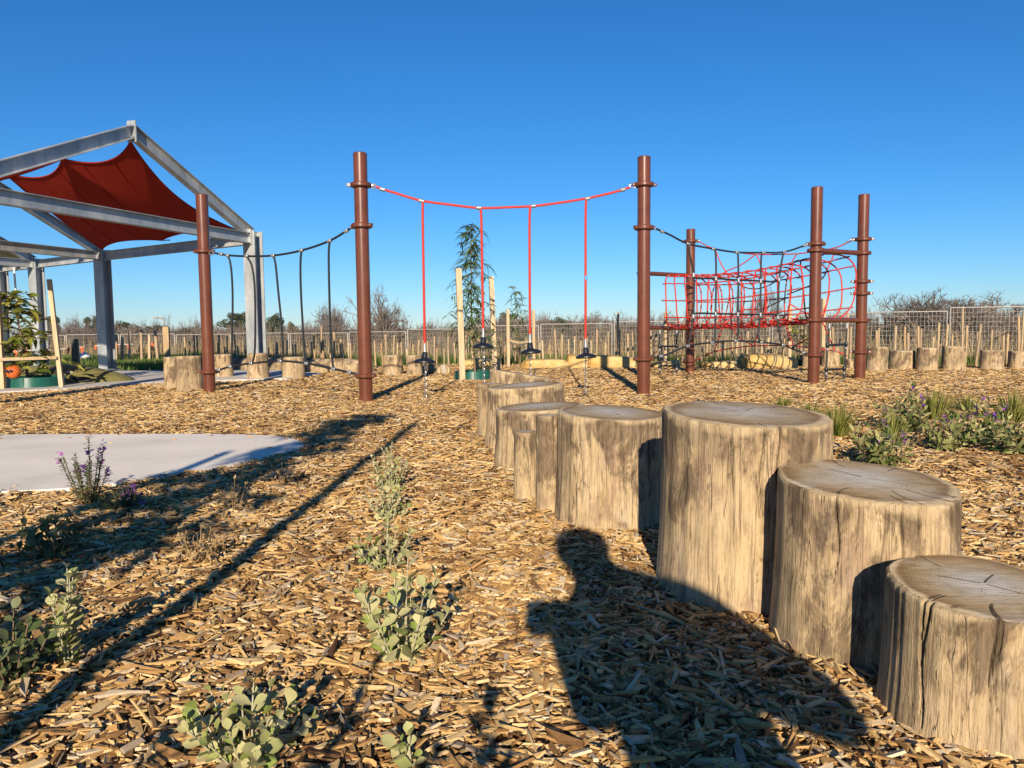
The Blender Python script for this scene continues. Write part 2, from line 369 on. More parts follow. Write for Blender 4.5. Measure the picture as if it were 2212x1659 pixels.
def single(name, mb, mat, loc, label, cat, group=None, smooth=True, kind=None, ang=40):
    return tag(link(name, mb.mesh(name, M[mat], loc, smooth, ang), None, loc), label, cat, group, kind)
def cr(pts, n=6, closed=False):
    P = [Vector(p) for p in pts]; m = len(P); out = []
    for i in range(m if closed else m - 1):
        p0 = P[(i - 1) % m] if (closed or i > 0) else P[i] * 2 - P[i + 1]
        p1 = P[i]; p2 = P[(i + 1) % m]; p3 = P[(i + 2) % m] if (closed or i < m - 2) else P[i + 1] * 2 - P[i]
        for k in range(n):
            t = k / n; out.append(.5 * ((2 * p1) + (p2 - p0) * t + (2 * p0 - 5 * p1 + 4 * p2 - p3) * t * t + (3 * p1 - p0 - 3 * p2 + p3) * t ** 3))
    if not closed: out.append(P[-1])
    return out
def np_mesh(name, V, Fq, mat, smooth=False):
    me = bpy.data.meshes.new(name); nf, k = Fq.shape
    me.vertices.add(len(V)); me.vertices.foreach_set('co', V.astype(np.float32).ravel())
    me.loops.add(nf * k); me.loops.foreach_set('vertex_index', Fq.astype(np.int32).ravel())
    me.polygons.add(nf); me.polygons.foreach_set('loop_start', np.arange(0, nf * k, k, dtype=np.int32))
    try: me.polygons.foreach_set('loop_total', np.full(nf, k, np.int32))
    except Exception: pass
    me.update(calc_edges=True); me.materials.append(mat)
    if smooth: me.shade_smooth()
    else: me.shade_flat()
    return me
def poly_in(px, py, poly):
    poly = np.asarray(poly); x = np.asarray(px); y = np.asarray(py); ins = np.zeros(x.shape, bool); j = len(poly) - 1
    for i in range(len(poly)):
        xi, yi = poly[i]; xj, yj = poly[j]
        c = ((yi > y) != (yj > y)) & (x < (xj - xi) * (y - yi) / (yj - yi + 1e-12) + xi); ins ^= c; j = i
    return ins

# ------------------------------------------------------------------ ground, mulch, concrete
def grid_mesh(name, xs, ys_of_x, mat, lift=0):
    nx = len(xs); ny = len(ys_of_x(xs[0])); V = np.zeros((nx * ny, 3))
    for i, x in enumerate(xs):
        ys = ys_of_x(x); V[i * ny:(i + 1) * ny, 0] = x; V[i * ny:(i + 1) * ny, 1] = ys; V[i * ny:(i + 1) * ny, 2] = gz(np.full(ny, x), ys) + lift
    ii, jj = np.meshgrid(np.arange(nx - 1), np.arange(ny - 1), indexing='ij'); a = (ii * ny + jj).ravel()
    return np_mesh(name, V, np.stack([a, a + ny, a + ny + 1, a + 1], 1), mat, True)
gx = np.concatenate([[-900, -300, -120, -60], np.linspace(-30, 30, 61), [60, 120, 300, 900]])
gy = np.concatenate([[-300, -60, -12], np.linspace(-6, 60, 100), [80, 120, 300, 1500]])
ground = tag(link('ground', grid_mesh('ground', gx, lambda x: gy, M['ground'], -.05)), kind='structure')
def mulch_end(x): return float(np.interp(x, [-12, -5.8, -4.0, -2.6, -1.5], [10.2, 10.4, 11.6, 13.6, 15.0])) if x < -1.5 else float(yline(x)) + .25
mx_ = np.linspace(-12, 14, 131)
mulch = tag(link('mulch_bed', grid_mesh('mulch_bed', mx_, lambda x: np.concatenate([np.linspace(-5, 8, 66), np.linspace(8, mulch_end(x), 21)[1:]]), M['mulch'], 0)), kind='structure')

def slab(name, pts2, top, thick, mat, kind='structure', bevel=.02):
    n = len(pts2); c = Vector((sum(p[0] for p in pts2) / n, sum(p[1] for p in pts2) / n))
    mb = MB(); vs = []
    for inset, z in ((0, top - thick), (0, top - bevel), (bevel, top)):
        for p in pts2:
            d = (c - Vector(p[:2])).normalized() * inset; vs.append((p[0] + d.x, p[1] + d.y, z))
    fs = [(k * n + i, k * n + (i + 1) % n, (k + 1) * n + (i + 1) % n, (k + 1) * n + i) for k in range(2) for i in range(n)]
    fs.append(tuple(2 * n + i for i in range(n))); mb.add(vs, fs)
    a = sum(pts2[i][0] * pts2[(i + 1) % n][1] - pts2[(i + 1) % n][0] * pts2[i][1] for i in range(n))
    if a < 0: mb.f = [f[::-1] for f in mb.f]
    o = link(name, mb.mesh(name, M[mat], (0, 0, 0), False)); tag(o, kind=kind); return o
tp = [(-260, 955), (0, 939), (280, 937), (470, 937), (560, 939), (615, 944), (650, 953), (657, 962), (640, 972), (590, 986), (500, 1006), (400, 1022), (300, 1036), (200, 1050), (90, 1058), (0, 1062), (-260, 1080)]
tongue = [G(x, y, .012).to_2d() for x, y in tp]
tongue = [tuple(p)[:2] for p in cr([Vector((p[0], p[1], 0)) for p in tongue], 4)]
slab('concrete_path', tongue, .012, .12, 'concrete', bevel=.006)
pp = [(-400, 872), (0, 846), (144, 839), (240, 831), (358, 824), (500, 820), (620, 817), (700, 806), (600, 799), (420, 799), (240, 801), (0, 803), (-400, 815)]
plaza = [tuple(G(x, y, .03).to_2d()) for x, y in pp]
slab('paved_plaza', plaza, .03, .15, 'paving')

# wood chips -------------------------------------------------------
STUMPS = []   # (x, y, r) kept free of chips
def chip_arrays(px, py, scale, rs, lift=.012):
    n = len(px)
    L = np.clip(rs.lognormal(math.log(.029), .52, n), .008, .095) * scale
    W = np.minimum(L * rs.uniform(.16, .5, n), .02 * scale); tw = rs.rand(n) < .05; L = np.where(tw, L * 1.9, L); W = np.where(tw, W * .4, W) ; T = rs.uniform(.002, .006, n) * np.sqrt(scale)
    yaw = rs.uniform(0, 2 * np.pi, n); tp_ = np.clip(rs.normal(0, .17, n), -.6, .6); tr_ = np.clip(rs.normal(0, .24, n), -.8, .8)
    sg = np.array([[-1, -1, -1], [1, -1, -1], [1, 1, -1], [-1, 1, -1], [-1, -1, 1], [1, -1, 1], [1, 1, 1], [-1, 1, 1]], float)
    P = np.zeros((n, 8, 3))
    P[:, :, 0] = sg[:, 0] * (L / 2)[:, None]; P[:, :, 1] = sg[:, 1] * (W / 2)[:, None]; P[:, :, 2] = sg[:, 2] * (T / 2)[:, None]
    tap = rs.uniform(.15, 1.0, (n, 2)); skew = rs.normal(0, .35, (n, 2))
    for e, s in ((0, -1), (1, 1)):
        idx = [i for i in range(8) if sg[i, 0] == s]
        for i in idx:
            P[:, i, 1] *= tap[:, e]; P[:, i, 0] += sg[i, 1] * skew[:, e] * W
    P[:, 4:, :2] *= rs.uniform(.75, 1.0, (n, 1, 1))
    P[:, :, 2] += (P[:, :, 0] / (L[:, None] / 2)) ** 2 * rs.normal(0, .002, (n, 1))
    cx, sx = np.cos(tr_), np.sin(tr_); y1 = P[:, :, 1] * cx[:, None] - P[:, :, 2] * sx[:, None]; z1 = P[:, :, 1] * sx[:, None] + P[:, :, 2] * cx[:, None]
    cy, sy = np.cos(tp_), np.sin(tp_); x2 = P[:, :, 0] * cy[:, None] + z1 * sy[:, None]; z2 = -P[:, :, 0] * sy[:, None] + z1 * cy[:, None]
    c, s = np.cos(yaw), np.sin(yaw)
    Q = np.stack([x2 * c[:, None] - y1 * s[:, None] + px[:, None], x2 * s[:, None] + y1 * c[:, None] + py[:, None], z2 + (gz(px, py) + rs.uniform(.001, lift, n) * np.sqrt(scale))[:, None]], 2)
    return Q
CF = np.array([[4, 5, 6, 7], [0, 1, 5, 4], [1, 2, 6, 5], [2, 3, 7, 6], [3, 0, 4, 7]])
def build_chips():
    rs = np.random.RandomState(3); out = []
    bands = [(.75, 2.2, 9000, .95), (2.2, 3.4, 5600, 1.0), (3.4, 5.0, 2800, 1.08), (5.0, 7.5, 1500, 1.2), (7.5, 10, 850, 1.35), (10, 14.6, 420, 1.6)]
    for a, b_, dens, sc in bands:
        hw = .80 * b_ + .35
        n = int((b_ - a) * 2 * hw * dens); x = rs.uniform(-hw, hw, n); y = rs.uniform(a, b_, n)
        k = np.abs(x) < .80 * y + .35
        k &= ~poly_in(x, y, tongue) & ~poly_in(x, y, plaza) & (y < np.array([mulch_end(q) for q in x]) - .02)
        for sx, sy, sr in STUMPS: k &= (x - sx) ** 2 + (y - sy) ** 2 > (sr * .97) ** 2
        out.append(chip_arrays(x[k], y[k], sc, rs, .02))
    # stray chips kicked onto the concrete
    x = rs.uniform(-3.6, -.9, 900); y = rs.uniform(3.0, 5.6, 900); k = poly_in(x, y, tongue)
    ed_ = np.min(np.hypot(x[:, None] - np.array(tongue)[None, :, 0], y[:, None] - np.array(tongue)[None, :, 1]), 1); k &= rs.rand(900) < np.exp(-ed_ / .10)
    q = chip_arrays(x[k], y[k], .9, rs, .004); q[:, :, 2] += .0145 - gz(x[k], y[k])[:, None]; out.append(q)
    Q = np.concatenate(out, 0); n = len(Q)
    F = (np.arange(n)[:, None, None] * 8 + CF[None]).reshape(-1, 4)
    me = np_mesh('wood_chips', Q.reshape(-1, 3), F, M['chip'])
    o = link('wood_chips', me); tag(o, 'tan and brown wood chip mulch covering the playground floor', 'mulch', None, 'stuff')
    # 300 of the largest nearby chips as separate pieces of the bed
    rs = np.random.RandomState(11); var = []
    for k in range(10):
        q = chip_arrays(np.zeros(1), np.zeros(1), rs.uniform(1.2, 1.8), rs)[0]; q[:, 2] -= q[:, 2].mean() - .004
        var.append(np_mesh('wood_chip', q, np.concatenate([CF, [[0, 3, 2, 1]]]), M['chip']))
    cnt = 0
    while cnt < 300:
        y = 1.15 + 2.4 * rs.rand() ** 1.6; x = rs.uniform(-.75, .75) * y
        if any((x - a) ** 2 + (y - b_) ** 2 < (r + .05) ** 2 for a, b_, r in STUMPS) or poly_in(np.array([x]), np.array([y]), tongue)[0]: continue
        o = link('wood_chip', var[cnt % 10], mulch, (x, y, gzf(x, y) + .016 + .006 * rs.rand())); o.rotation_euler = (rs.normal(0, .18), rs.normal(0, .18), rs.uniform(0, 6.28)); cnt += 1

# ------------------------------------------------------------------ stumps
def stump(label, cx, cy, r, h, seed, group, n=96, rows=16, slope=(0, 0), flare=.05, ncrack=4, lean=(0, 0), ell=1.0, track=True):
    rs = np.random.RandomState(seed); z0 = gzf(cx, cy)
    e = empty('log_stump', (cx, cy, z0), label, 'stump', group)
    th = np.linspace(0, 2 * np.pi, n, endpoint=False)
    low = sum(rs.normal(0, .028) / k ** .6 * np.cos(k * th + rs.uniform(0, 6.28)) for k in range(2, 6))
    gro = sum(rs.normal(0, .0016) * np.cos(k * th + rs.uniform(0, 6.28)) for k in rs.randint(12, 60, 14))
    ca = rs.uniform(0, 2 * np.pi, ncrack); ca[:max(1, ncrack * 2 // 3)] = rs.uniform(-2.9, -.6, max(1, ncrack * 2 // 3)); cl = rs.uniform(.35, 1.0, ncrack); cd = rs.uniform(.5, 1, ncrack)
    V = []; crack = []; rim = []
    bev = min(.007, r * .06)
    zs = list(np.linspace(-.06, h - bev, rows)) + [h - bev * .6, h - bev * .25, h]
    rr = [0] * rows + [-bev * .12, -bev * .4, -bev]
    wig = [rs.uniform(0, 6.28) for _ in ca]; knots = [(rs.uniform(-2.8, -.5), rs.uniform(.25, .8) * h, rs.uniform(.02, .04), rs.uniform(-.010, .012)) for _ in range(3)]
    for i, z in enumerate(zs):
        t = max(0, z / h); fl = flare * r * (1 - t) ** 3 - .02 * r * t
        nz = sum(.006 * np.cos(k * th + 9 * z * (k % 3 - 1) + k) for k in (3, 5, 7)) * .5
        rad = r * (1 + low + gro + nz) + fl + rr[i]
        for ka, kz, kw, kd in knots: rad = rad + kd * (r / .2) * np.exp(-((((th - ka + np.pi) % (2 * np.pi) - np.pi) * r) ** 2 + ((z - kz) * .7) ** 2) / (kw * r / .2) ** 2)
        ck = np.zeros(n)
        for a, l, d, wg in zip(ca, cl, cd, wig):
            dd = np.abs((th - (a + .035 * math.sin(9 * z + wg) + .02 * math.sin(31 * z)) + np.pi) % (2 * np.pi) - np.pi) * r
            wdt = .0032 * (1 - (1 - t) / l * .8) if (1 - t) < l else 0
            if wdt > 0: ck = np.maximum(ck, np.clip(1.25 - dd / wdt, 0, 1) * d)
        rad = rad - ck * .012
        x = rad * np.cos(th) * ell + lean[0] * t; y = rad * np.sin(th) / ell + lean[1] * t
        zz = z + (slope[0] * x + slope[1] * y) * t
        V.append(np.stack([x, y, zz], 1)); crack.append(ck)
        rimw = np.clip((z - (h - r * (.085 + .05 * np.cos(3 * th + seed) + .03 * np.cos(7 * th + 2 * seed)))) / .008, 0, 1)
        rim.append(rimw * np.ones(n))
    nr = len(zs); V = np.concatenate(V); a = np.arange(n); b_ = (a + 1) % n
    F = np.concatenate([np.stack([i * n + a, i * n + b_, (i + 1) * n + b_, (i + 1) * n + a], 1) for i in range(nr - 1)])
    me = np_mesh('log_side', V, F, M['bark'], True)
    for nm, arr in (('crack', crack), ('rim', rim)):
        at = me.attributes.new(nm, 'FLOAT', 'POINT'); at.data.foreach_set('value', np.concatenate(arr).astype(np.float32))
    link('log_side', me, e)
    # cut face
    edge = V[-n:]; m = max(8, rows); V2 = []; ck2 = []
    rca = np.concatenate([ca, rs.uniform(0, 6.28, 3)]); rcl = np.concatenate([rs.uniform(.1, .5, len(ca)), rs.uniform(.1, .3, 3)]); inner = np.concatenate([np.zeros(len(ca)), np.ones(3)])
    cxy = edge[:, :2].mean(0)
    for j in range(m):
        f = 1 - j / m
        x = cxy[0] + (edge[:, 0] - cxy[0]) * f; y = cxy[1] + (edge[:, 1] - cxy[1]) * f
        ck = np.zeros(n)
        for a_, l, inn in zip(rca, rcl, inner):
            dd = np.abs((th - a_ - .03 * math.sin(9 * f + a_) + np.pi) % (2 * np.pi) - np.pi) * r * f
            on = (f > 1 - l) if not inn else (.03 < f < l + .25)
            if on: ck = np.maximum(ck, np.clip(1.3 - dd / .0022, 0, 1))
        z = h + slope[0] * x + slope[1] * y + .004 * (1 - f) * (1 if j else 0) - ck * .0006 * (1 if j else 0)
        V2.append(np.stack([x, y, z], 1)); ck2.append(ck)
    V2.append(np.array([[cxy[0], cxy[1], h + slope[0] * cxy[0] + slope[1] * cxy[1] + .004]])); ck2.append(np.zeros(1)); V2 = np.concatenate(V2)
    mb = MB(); mb.v = [tuple(p) for p in V2]
    mb.f = [(j * n + k, j * n + (k + 1) % n, (j + 1) * n + (k + 1) % n, (j + 1) * n + k) for j in range(m - 1) for k in range(n)] + [((m - 1) * n + k, (m - 1) * n + (k + 1) % n, m * n) for k in range(n)]
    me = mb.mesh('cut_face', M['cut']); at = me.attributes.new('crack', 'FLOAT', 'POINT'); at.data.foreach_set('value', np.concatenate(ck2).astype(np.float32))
    link('cut_face', me, e)
    if track: STUMPS.append((cx, cy, r * 1.02))
    return e
ROW = 'log stumps set in a stepping row'
def stump_px(label, x0, x1, ytop, ybase, seed, group, **kw):
    g = G((x0 + x1) / 2, ybase); dist = g.to_2d().length; ct = g.y / dist; k_ = (x1 - x0) / 2 / FPX * ct * ct; r = k_ * dist / (1 - k_) * 1.03
    u = g.to_2d().normalized(); c = g.to_2d() + u * r
    h = AT((x0 + x1) / 2, ytop, c.y).z
    return stump(label, c.x, c.y, r, h, seed, group, **kw)
HI = dict(n=420, rows=46)
stump_px('brown-topped log stump nearest the camera, cut off by the picture edge', 1886, 2335, 1262, 1640, 21, ROW, ncrack=9, slope=(-.02, .08), **HI)
stump_px('low wide log stump with long cracks, between the tallest stump and the nearest one', 1655, 2062, 1035, 1452, 5, ROW, ncrack=10, slope=(-.04, .07), **HI)
stump_px('tallest log stump, with a grey round top', 1420, 1786, 898, 1335, 13, ROW, ncrack=4, slope=(-.03, .05), flare=.05, **HI)
stump_px('pale squat log stump just left of the tallest stump', 1203, 1440, 893, 1155, 8, ROW, ncrack=3, slope=(-.04, .03), n=320, rows=36)
stump_px('thin brown log post wedged against the pale squat stump', 1159, 1216, 898, 1112, 31, ROW, n=160, rows=24, ncrack=2)
stump_px('thin short grey log post, lowest of the stepping row', 1111, 1164, 930, 1083, 32, ROW, n=160, rows=24, ncrack=2)
stump_px('log stump with a darkened rim behind the two thin posts', 1072, 1262, 876, 1022, 41, ROW, n=220, rows=26, slope=(.05, .0))
stump_px('broad grey streaked log stump, third from the far end of the stepping row', 1055, 1216, 829, 975, 52, ROW, n=220, rows=26, slope=(.06, 0), flare=.12)
stump_px('high log stump with a slanted top towards the far end of the row', 1058, 1188, 805, 925, 64, ROW, n=200, rows=24, slope=(-.16, -.04), flare=.15)
stump_px('narrow dark log stump at the left far end of the row', 1033, 1090, 829, 948, 71, ROW, n=140, rows=20)
FARL = 'log stumps by the left rope walk'
for k, (x0, x1, yt, yb, lb) in enumerate([
    (356, 392, 771, 841, 'pale log stump half hidden, leftmost by the rope walk'), (384, 438, 769, 846, 'wide log stump beside the short leftmost brown post'),
    (462, 505, 765, 818, 'log stump just behind the leftmost brown post'), (535, 581, 763, 821, 'log stump in front of the steel shelter column'),
    (610, 660, 771, 819, 'log stump under the middle of the rope walk'), (829, 871, 767, 812, 'pale log stump right of the tall left brown post'),
    (880, 912, 767, 812, 'log stump behind the first hanging disc')]):
    stump_px(lb, x0, x1, yt, yb, 100 + k, FARL, n=90, rows=14)
FARR = 'log stumps along the stake fence at right'
for k, (x0, x1, yt, yb, lb) in enumerate([
    (1733, 1766, 752, 795, 'log stump peeking out behind the near net post'), (1775, 1814, 750, 794, 'log stump seen between the two net posts'), (1826, 1852, 775, 798, 'very low log stump at the foot of the rightmost brown post'),
    (1871, 1917, 749, 803, 'log stump directly right of the rightmost brown post'), (1920, 1976, 757, 800, 'wide low log stump, second right of the rightmost brown post'),
    (1979, 2025, 751, 802, 'pale leaning log stump, third right of the rightmost brown post'), (2033, 2084, 748, 801, 'tall log stump, fourth right of the rightmost brown post'),
    (2115, 2168, 756, 800, 'log stump second from the right picture edge by the stakes'), (2176, 2228, 759, 798, 'log stump at the right picture edge by the stakes')]):
    stump_px(lb, x0, x1, yt, yb, 120 + k, FARR, n=90, rows=14, slope=(rnd.uniform(-.06, .06), 0))
def lying_log(label, a, b, r, seed):
    a = Vector(a); b = Vector(b); e = empty('lying_log', (a + b) / 2 - Vector((0, 0, r * .8)), label, 'log')
    ax = (b - a).normalized(); n = 40; pts = [a.lerp(b, i / 16) for i in range(17)]
    mb = MB(); mb.tube(pts, [r * (1 + .03 * math.sin(i * 1.3 + seed)) for i in range(17)], 36, caps=False); part('log_side', mb, 'bark', e)
    for p, s in ((a, -1), (b, 1)):
        mb = MB(); q = ax.to_track_quat('Z', 'Y').to_matrix(); mb.lathe([(r * 1.0, 0), (r * .5, .004 * s), (.0001, .005 * s)], p, 36, q)
        part('cut_face', mb, 'cut', e)
lying_log('long pale log lying on its side behind the rope walk', AT(640, 794, 12.6), AT(800, 796, 12.3), .16, 1)
lying_log('short log lying with its cut end facing, under the first disc', AT(905, 800, 12.4), AT(958, 802, 11.7), .105, 2)
lying_log('pale sand coloured log lying behind stumps below the shelter column', AT(470, 793, 14.4), AT(622, 792, 13.9), .17, 3)

# ------------------------------------------------------------------ posts
PR = .066
POSTS = {}
def collar(e, p, z, facing, two=True):
    q = Vector((p[0], p[1], z)); d = Vector((facing[0], facing[1], 0)).normalized()
    mb = MB(); mb.lathe([(PR + .001, -.022), (PR + .026, -.022), (PR + .036, -.012), (PR + .036, .012), (PR + .026, .022), (PR + .001, .022)], q, 28)
    ang = math.atan2(d.y, d.x)
    for s in ((1, -1) if two else (1,)): mb.box(q + d * s * (PR + .042), (.05, .026, .03), ang)
    c = part('collar', mb, 'post', e)
    mb = MB()
    for s in ((1, -1) if two else (1,)):
        t = Vector((-d.y, d.x, 0)); m = t.to_track_quat('Z', 'Y').to_matrix(); mb.lathe([(.0001, -.016), (.007, -.0155), (.007, .0155), (.0001, .016)], q + d * s * (PR + .045), 8, m)
        part('bolt', mb, 'chain', c); mb = MB()
def post(key, label, xb, yb, xt, yt, collars, P=None, H=None):
    p = P if P is not None else G(xb, yb); h = H if H else AT(xt, yt, p.y).z; POSTS[key] = (p.x, p.y, h)
    e = empty('climbing_post', (p.x, p.y, 0), label, 'post', 'brown climbing posts')
    mb = MB(); mb.lathe([(PR, -.1), (PR, h - .03)], (p.x, p.y, 0), 32); part('tube', mb, 'post', e)
    mb = MB(); mb.lathe([(PR + .001, h - .03), (PR + .001, h - .008), (PR - .01, h), (.0001, h + .006)], (p.x, p.y, 0), 32); part('cap', mb, 'post', e)
    for yv, fc in collars: collar(e, (p.x, p.y), (AT((xb + xt) / 2, yv, p.y).z if yv > 5 else yv), fc)
    STUMPS.append((p.x, p.y, PR)); return e
post('L', 'short brown post, leftmost, holding the rope walk', 453, 848, 436, 420, [(543, (1, -.2)), (803, (1, -.2))])
post('A', 'tall brown post at the left end of the red overhead rope', 791, 868, 778, 330, [(400, (1, .15)), (488, (-.8, .5)), (811, (-.8, .5))])
post('B', 'tall brown post at the right end of the red overhead rope', 1390, 853, 1393, 338, [(399, (1, .15)), (492, (.8, .5)), (775, (.8, .5))])
post('E', 'far brown post behind the left end of the rope tunnel', 1490, 805, 1491, 495, [(521, (1, -.3)), (596, (-1, -.9)), (709, (-1, -.9)), (779, (1, -.3))])
post('C', 'near brown post at the right end of the rope tunnel', 1757, 830, 1765, 404, [(527, (.9, .3)), (541, (.8, .6)), (691, (.8, .6)), (766, (.9, .3))])
post('D', 'rightmost brown post, at the back of the rope tunnel', 1857, 820, 1863, 420, [(517, (-1, .3)), (547, (-.8, -.6)), (608, (1, -.2)), (634, (1, -.2)), (692, (-.8, -.6)), (760, (1, -.2))])
HP = AT(1391, 706, 10.6); HP.z = 0
post('H', 'brown post hidden behind the right overhead rope post', 0, 0, 0, 0, [(1.44, (.8, .8)), (.69, (.8, .8))], P=HP, H=2.15)
def pp_(k): return Vector((POSTS[k][0], POSTS[k][1], 0))
def bar(label, a, b):
    mb = MB(); mb.tube([a, b], .03, 14); single('cross_bar', mb, 'post', (a + b) / 2, label, 'bar', 'bars between net posts')
def toward(a, b, d): return a + (b - a).normalized() * d
def bar_px(label, k1, y1, k2, y2):
    a = pp_(k1); b = pp_(k2); a.z = AT(1757, y1, a.y).z if y1 > 5 else y1; b.z = AT(1857, y2, b.y).z if y2 > 5 else y2
    bar(label, toward(a, b, PR - .005), toward(b, a, PR - .005)); return a, b
UR = bar_px('upper cross bar between the two right net posts', 'C', 541, 'D', 547)
LR = bar_px('lower cross bar between the two right net posts', 'C', 691, 'D', 692)
UL = bar_px('upper cross bar at the left end of the rope tunnel', 'H', 1.44, 'E', 1.46)
LL = bar_px('lower cross bar at the left end of the rope tunnel', 'H', .69, 'E', .67)

# ------------------------------------------------------------------ ropes
def ferr(mb, p, d, r=.0155, l=.05):
    d = Vector(d).normalized(); p = Vector(p); mb.tube([p - d * l / 2, p - d * l * .42, p + d * l * .42, p + d * l / 2], [r * .8, r, r, r * .8], 10)
def rope_thing(name, label, cat, k1, k2, segs, clips, mat, r, ends, seg=7):
    """segs: (part name, [px points]) in the vertical plane through posts k1,k2"""
    P1, P2 = pp_(k1), pp_(k2); org = (P1 + P2) / 2; e = empty(name, (org.x, org.y, 0), label, cat)
    f = lambda q: PL(q[0], q[1], P1, P2)
    for nm, pts in segs:
        mb = MB(); mb.tube(cr([f(q) for q in pts], 5), r, seg); part(nm, mb, mat, e)
    for x, y, dx, dy in clips:
        mb = MB(); p = f((x, y)); q = f((x + dx, y + dy)); ferr(mb, p, q - p, r * 1.6, r * 4.2); part('clamp', mb, 'ferrule', e)
    for k, (x, y) in zip((k1, k2), ends):
        mb = MB(); p = f((x, y)); a = pp_(k); a.z = p.z; q = toward(a, p, PR + .03)
        d = (p - q).normalized() if (p - q).length > .01 else (p - a).normalized(); s = d.orthogonal()
        L = max((p - q).length, .05); c = q + d * L / 2
        ring = [c + d * math.cos(t) * L * .62 + Vector((0, 0, 1)) * math.sin(t) * .02 for t in np.linspace(0, 2 * math.pi, 12, endpoint=False)]
        mb.tube(ring, .006, 6, closed=True); part('shackle', mb, 'chain', e)
    return e, f
rope_thing('overhead_rope', 'sagging red rope strung high between the two tall posts', 'rope', 'A', 'B',
    [('rope', [(812, 404), (860, 419), (910, 433.5), (970, 442), (1037, 449.5), (1095, 448), (1150, 445.5), (1210, 438), (1270, 428), (1320, 417), (1360, 405)])],
    [(826, 409, 4, 1), (910, 434, 4, 1), (1034, 449, 4, .2), (1152, 445, 4, -.4), (1269, 429, 4, -.8), (1345, 410, 4, -1)], 'red_rope', .0125, [(808, 403), (1366, 402)])
for k, (xt, yt, xd, yd, yg, lb) in enumerate([(914, 433, 918, 762, 873, 'black rubber disc step on a red rope, leftmost of the four'), (1038, 449, 1044, 730, 830, 'black rubber disc step hanging in front of the tall staked sapling, second from left'),
        (1146, 445, 1145, 742, 832, 'black rubber disc step third from left, above the sandstone boulder'), (1267, 428, 1265, 752, 845, 'black rubber disc step nearest the right tall post, rightmost of the four')]):
    P1, P2 = pp_('A'), pp_('B'); a = PL(xt, yt, P1, P2); b = PL(xd, yd, P1, P2)
    e = empty('disc_step', (b.x, b.y, 0), lb, 'disc swing', 'hanging disc steps')
    mid = Vector((lerp(a.x, b.x, .7), lerp(a.y, b.y, .7), 0))
    pts = [a, Vector((lerp(a.x, b.x, .45), lerp(a.y, b.y, .45), a.z - .06)), Vector((lerp(a.x, b.x, .75), lerp(a.y, b.y, .7), a.z - .25)), Vector((lerp(a.x, b.x, .9), lerp(a.y, b.y, .9), lerp(a.z, b.z, .6))), b + Vector((0, 0, .06))]
    mb = MB(); mb.tube(cr(pts, 8), .0125, 8); part('hanging_rope', mb, 'red_rope', e)
    mb = MB(); mb.lathe([(.013, .10), (.014, .02), (.017, .0)], b + Vector((0, 0, -.005)), 12); part('ferrule', mb, 'ferrule', e)
    tilt = Matrix.Rotation(R_([2, 1, -4, -3][k]), 3, 'Y') @ Matrix.Rotation(R_(-3), 3, 'X')
    mb = MB(); mb.lathe([(.02, .008), (.027, .0), (.029, -.045), (.036, -.056), (.066, -.062), (.098, -.076), (.108, -.088), (.106, -.1), (.09, -.106), (.0001, -.104)], b, 32, tilt); part('disc', mb, 'rubber', e, ang=50)
    g = PL(xd, yg, P1, P2); top = b + Vector((0, 0, -.1)); n = int((top.z + .01) / .03); mb = MB()
    for i in range(n):
        c = Vector((top.x, top.y, top.z - .015 - i * .03)); u = Vector((1, 0, 0)) if i % 2 else Vector((0, 1, 0))
        mb.tube([c + u * .009 * math.cos(t) + Vector((0, 0, .021)) * math.sin(t) for t in np.linspace(0, 6.283, 8, endpoint=False)], .0038, 4, closed=True)
    part('chain', mb, 'chain', e)
    if k == 3:
        mb = MB(); q = PL(1265.5, 600, P1, P2); mb.lathe([(.0145, -.02), (.0145, .02)], q, 10); part('tag_band', mb, 'blue', e)
# rope walk on the left
rope_thing('rope_walk', 'black rope walk with five hanging ropes between the two left posts', 'rope walk', 'L', 'A',
    [('top_rope', [(465, 547), (492, 551.5), (533, 553.5), (590, 552), (651, 541), (712, 520), (757, 493)]),
     ('bottom_rope', [(465, 802), (498, 792), (543, 785), (606, 780), (662, 785), (721, 797), (768, 808)]),
     ('hanging_rope', [(492, 552), (497, 566), (501, 600), (502.5, 650), (501.5, 720), (500, 791)]), ('hanging_rope', [(533, 553), (544, 575), (550, 620), (551.5, 700), (550, 760), (545, 784)]),
     ('hanging_rope', [(590, 552), (595, 570), (601, 630), (608, 700), (611, 760), (608, 780)]), ('hanging_rope', [(651, 541), (649, 570), (650, 630), (655, 720), (659, 775), (662, 785)]), ('hanging_rope', [(712, 520), (710, 550), (711, 620), (714, 720), (718, 780), (721, 797)])],
    [(478, 549, 4, .6), (492, 552, 4, .5), (533, 553, 4, 0), (590, 552, 4, -.3), (651, 541, 4, -1), (712, 520, 4, -1.6), (748, 499, 4, -2), (474, 799, 4, -1), (498, 792, 4, -1), (543, 785, 4, -.4), (606, 780, 4, 0), (662, 785, 4, .7), (721, 797, 4, .9), (755, 805, 4, 1)],
    'black_rope', .0115, [(462, 546), (762, 490)])
Z = lambda pts: [(1382.5 + .25 * x, 470 + .25 * y) for x, y in pts]
def ZC(cl): return [(1382.5 + .25 * x, 470 + .25 * y, dx, dy) for x, y, dx, dy in cl]
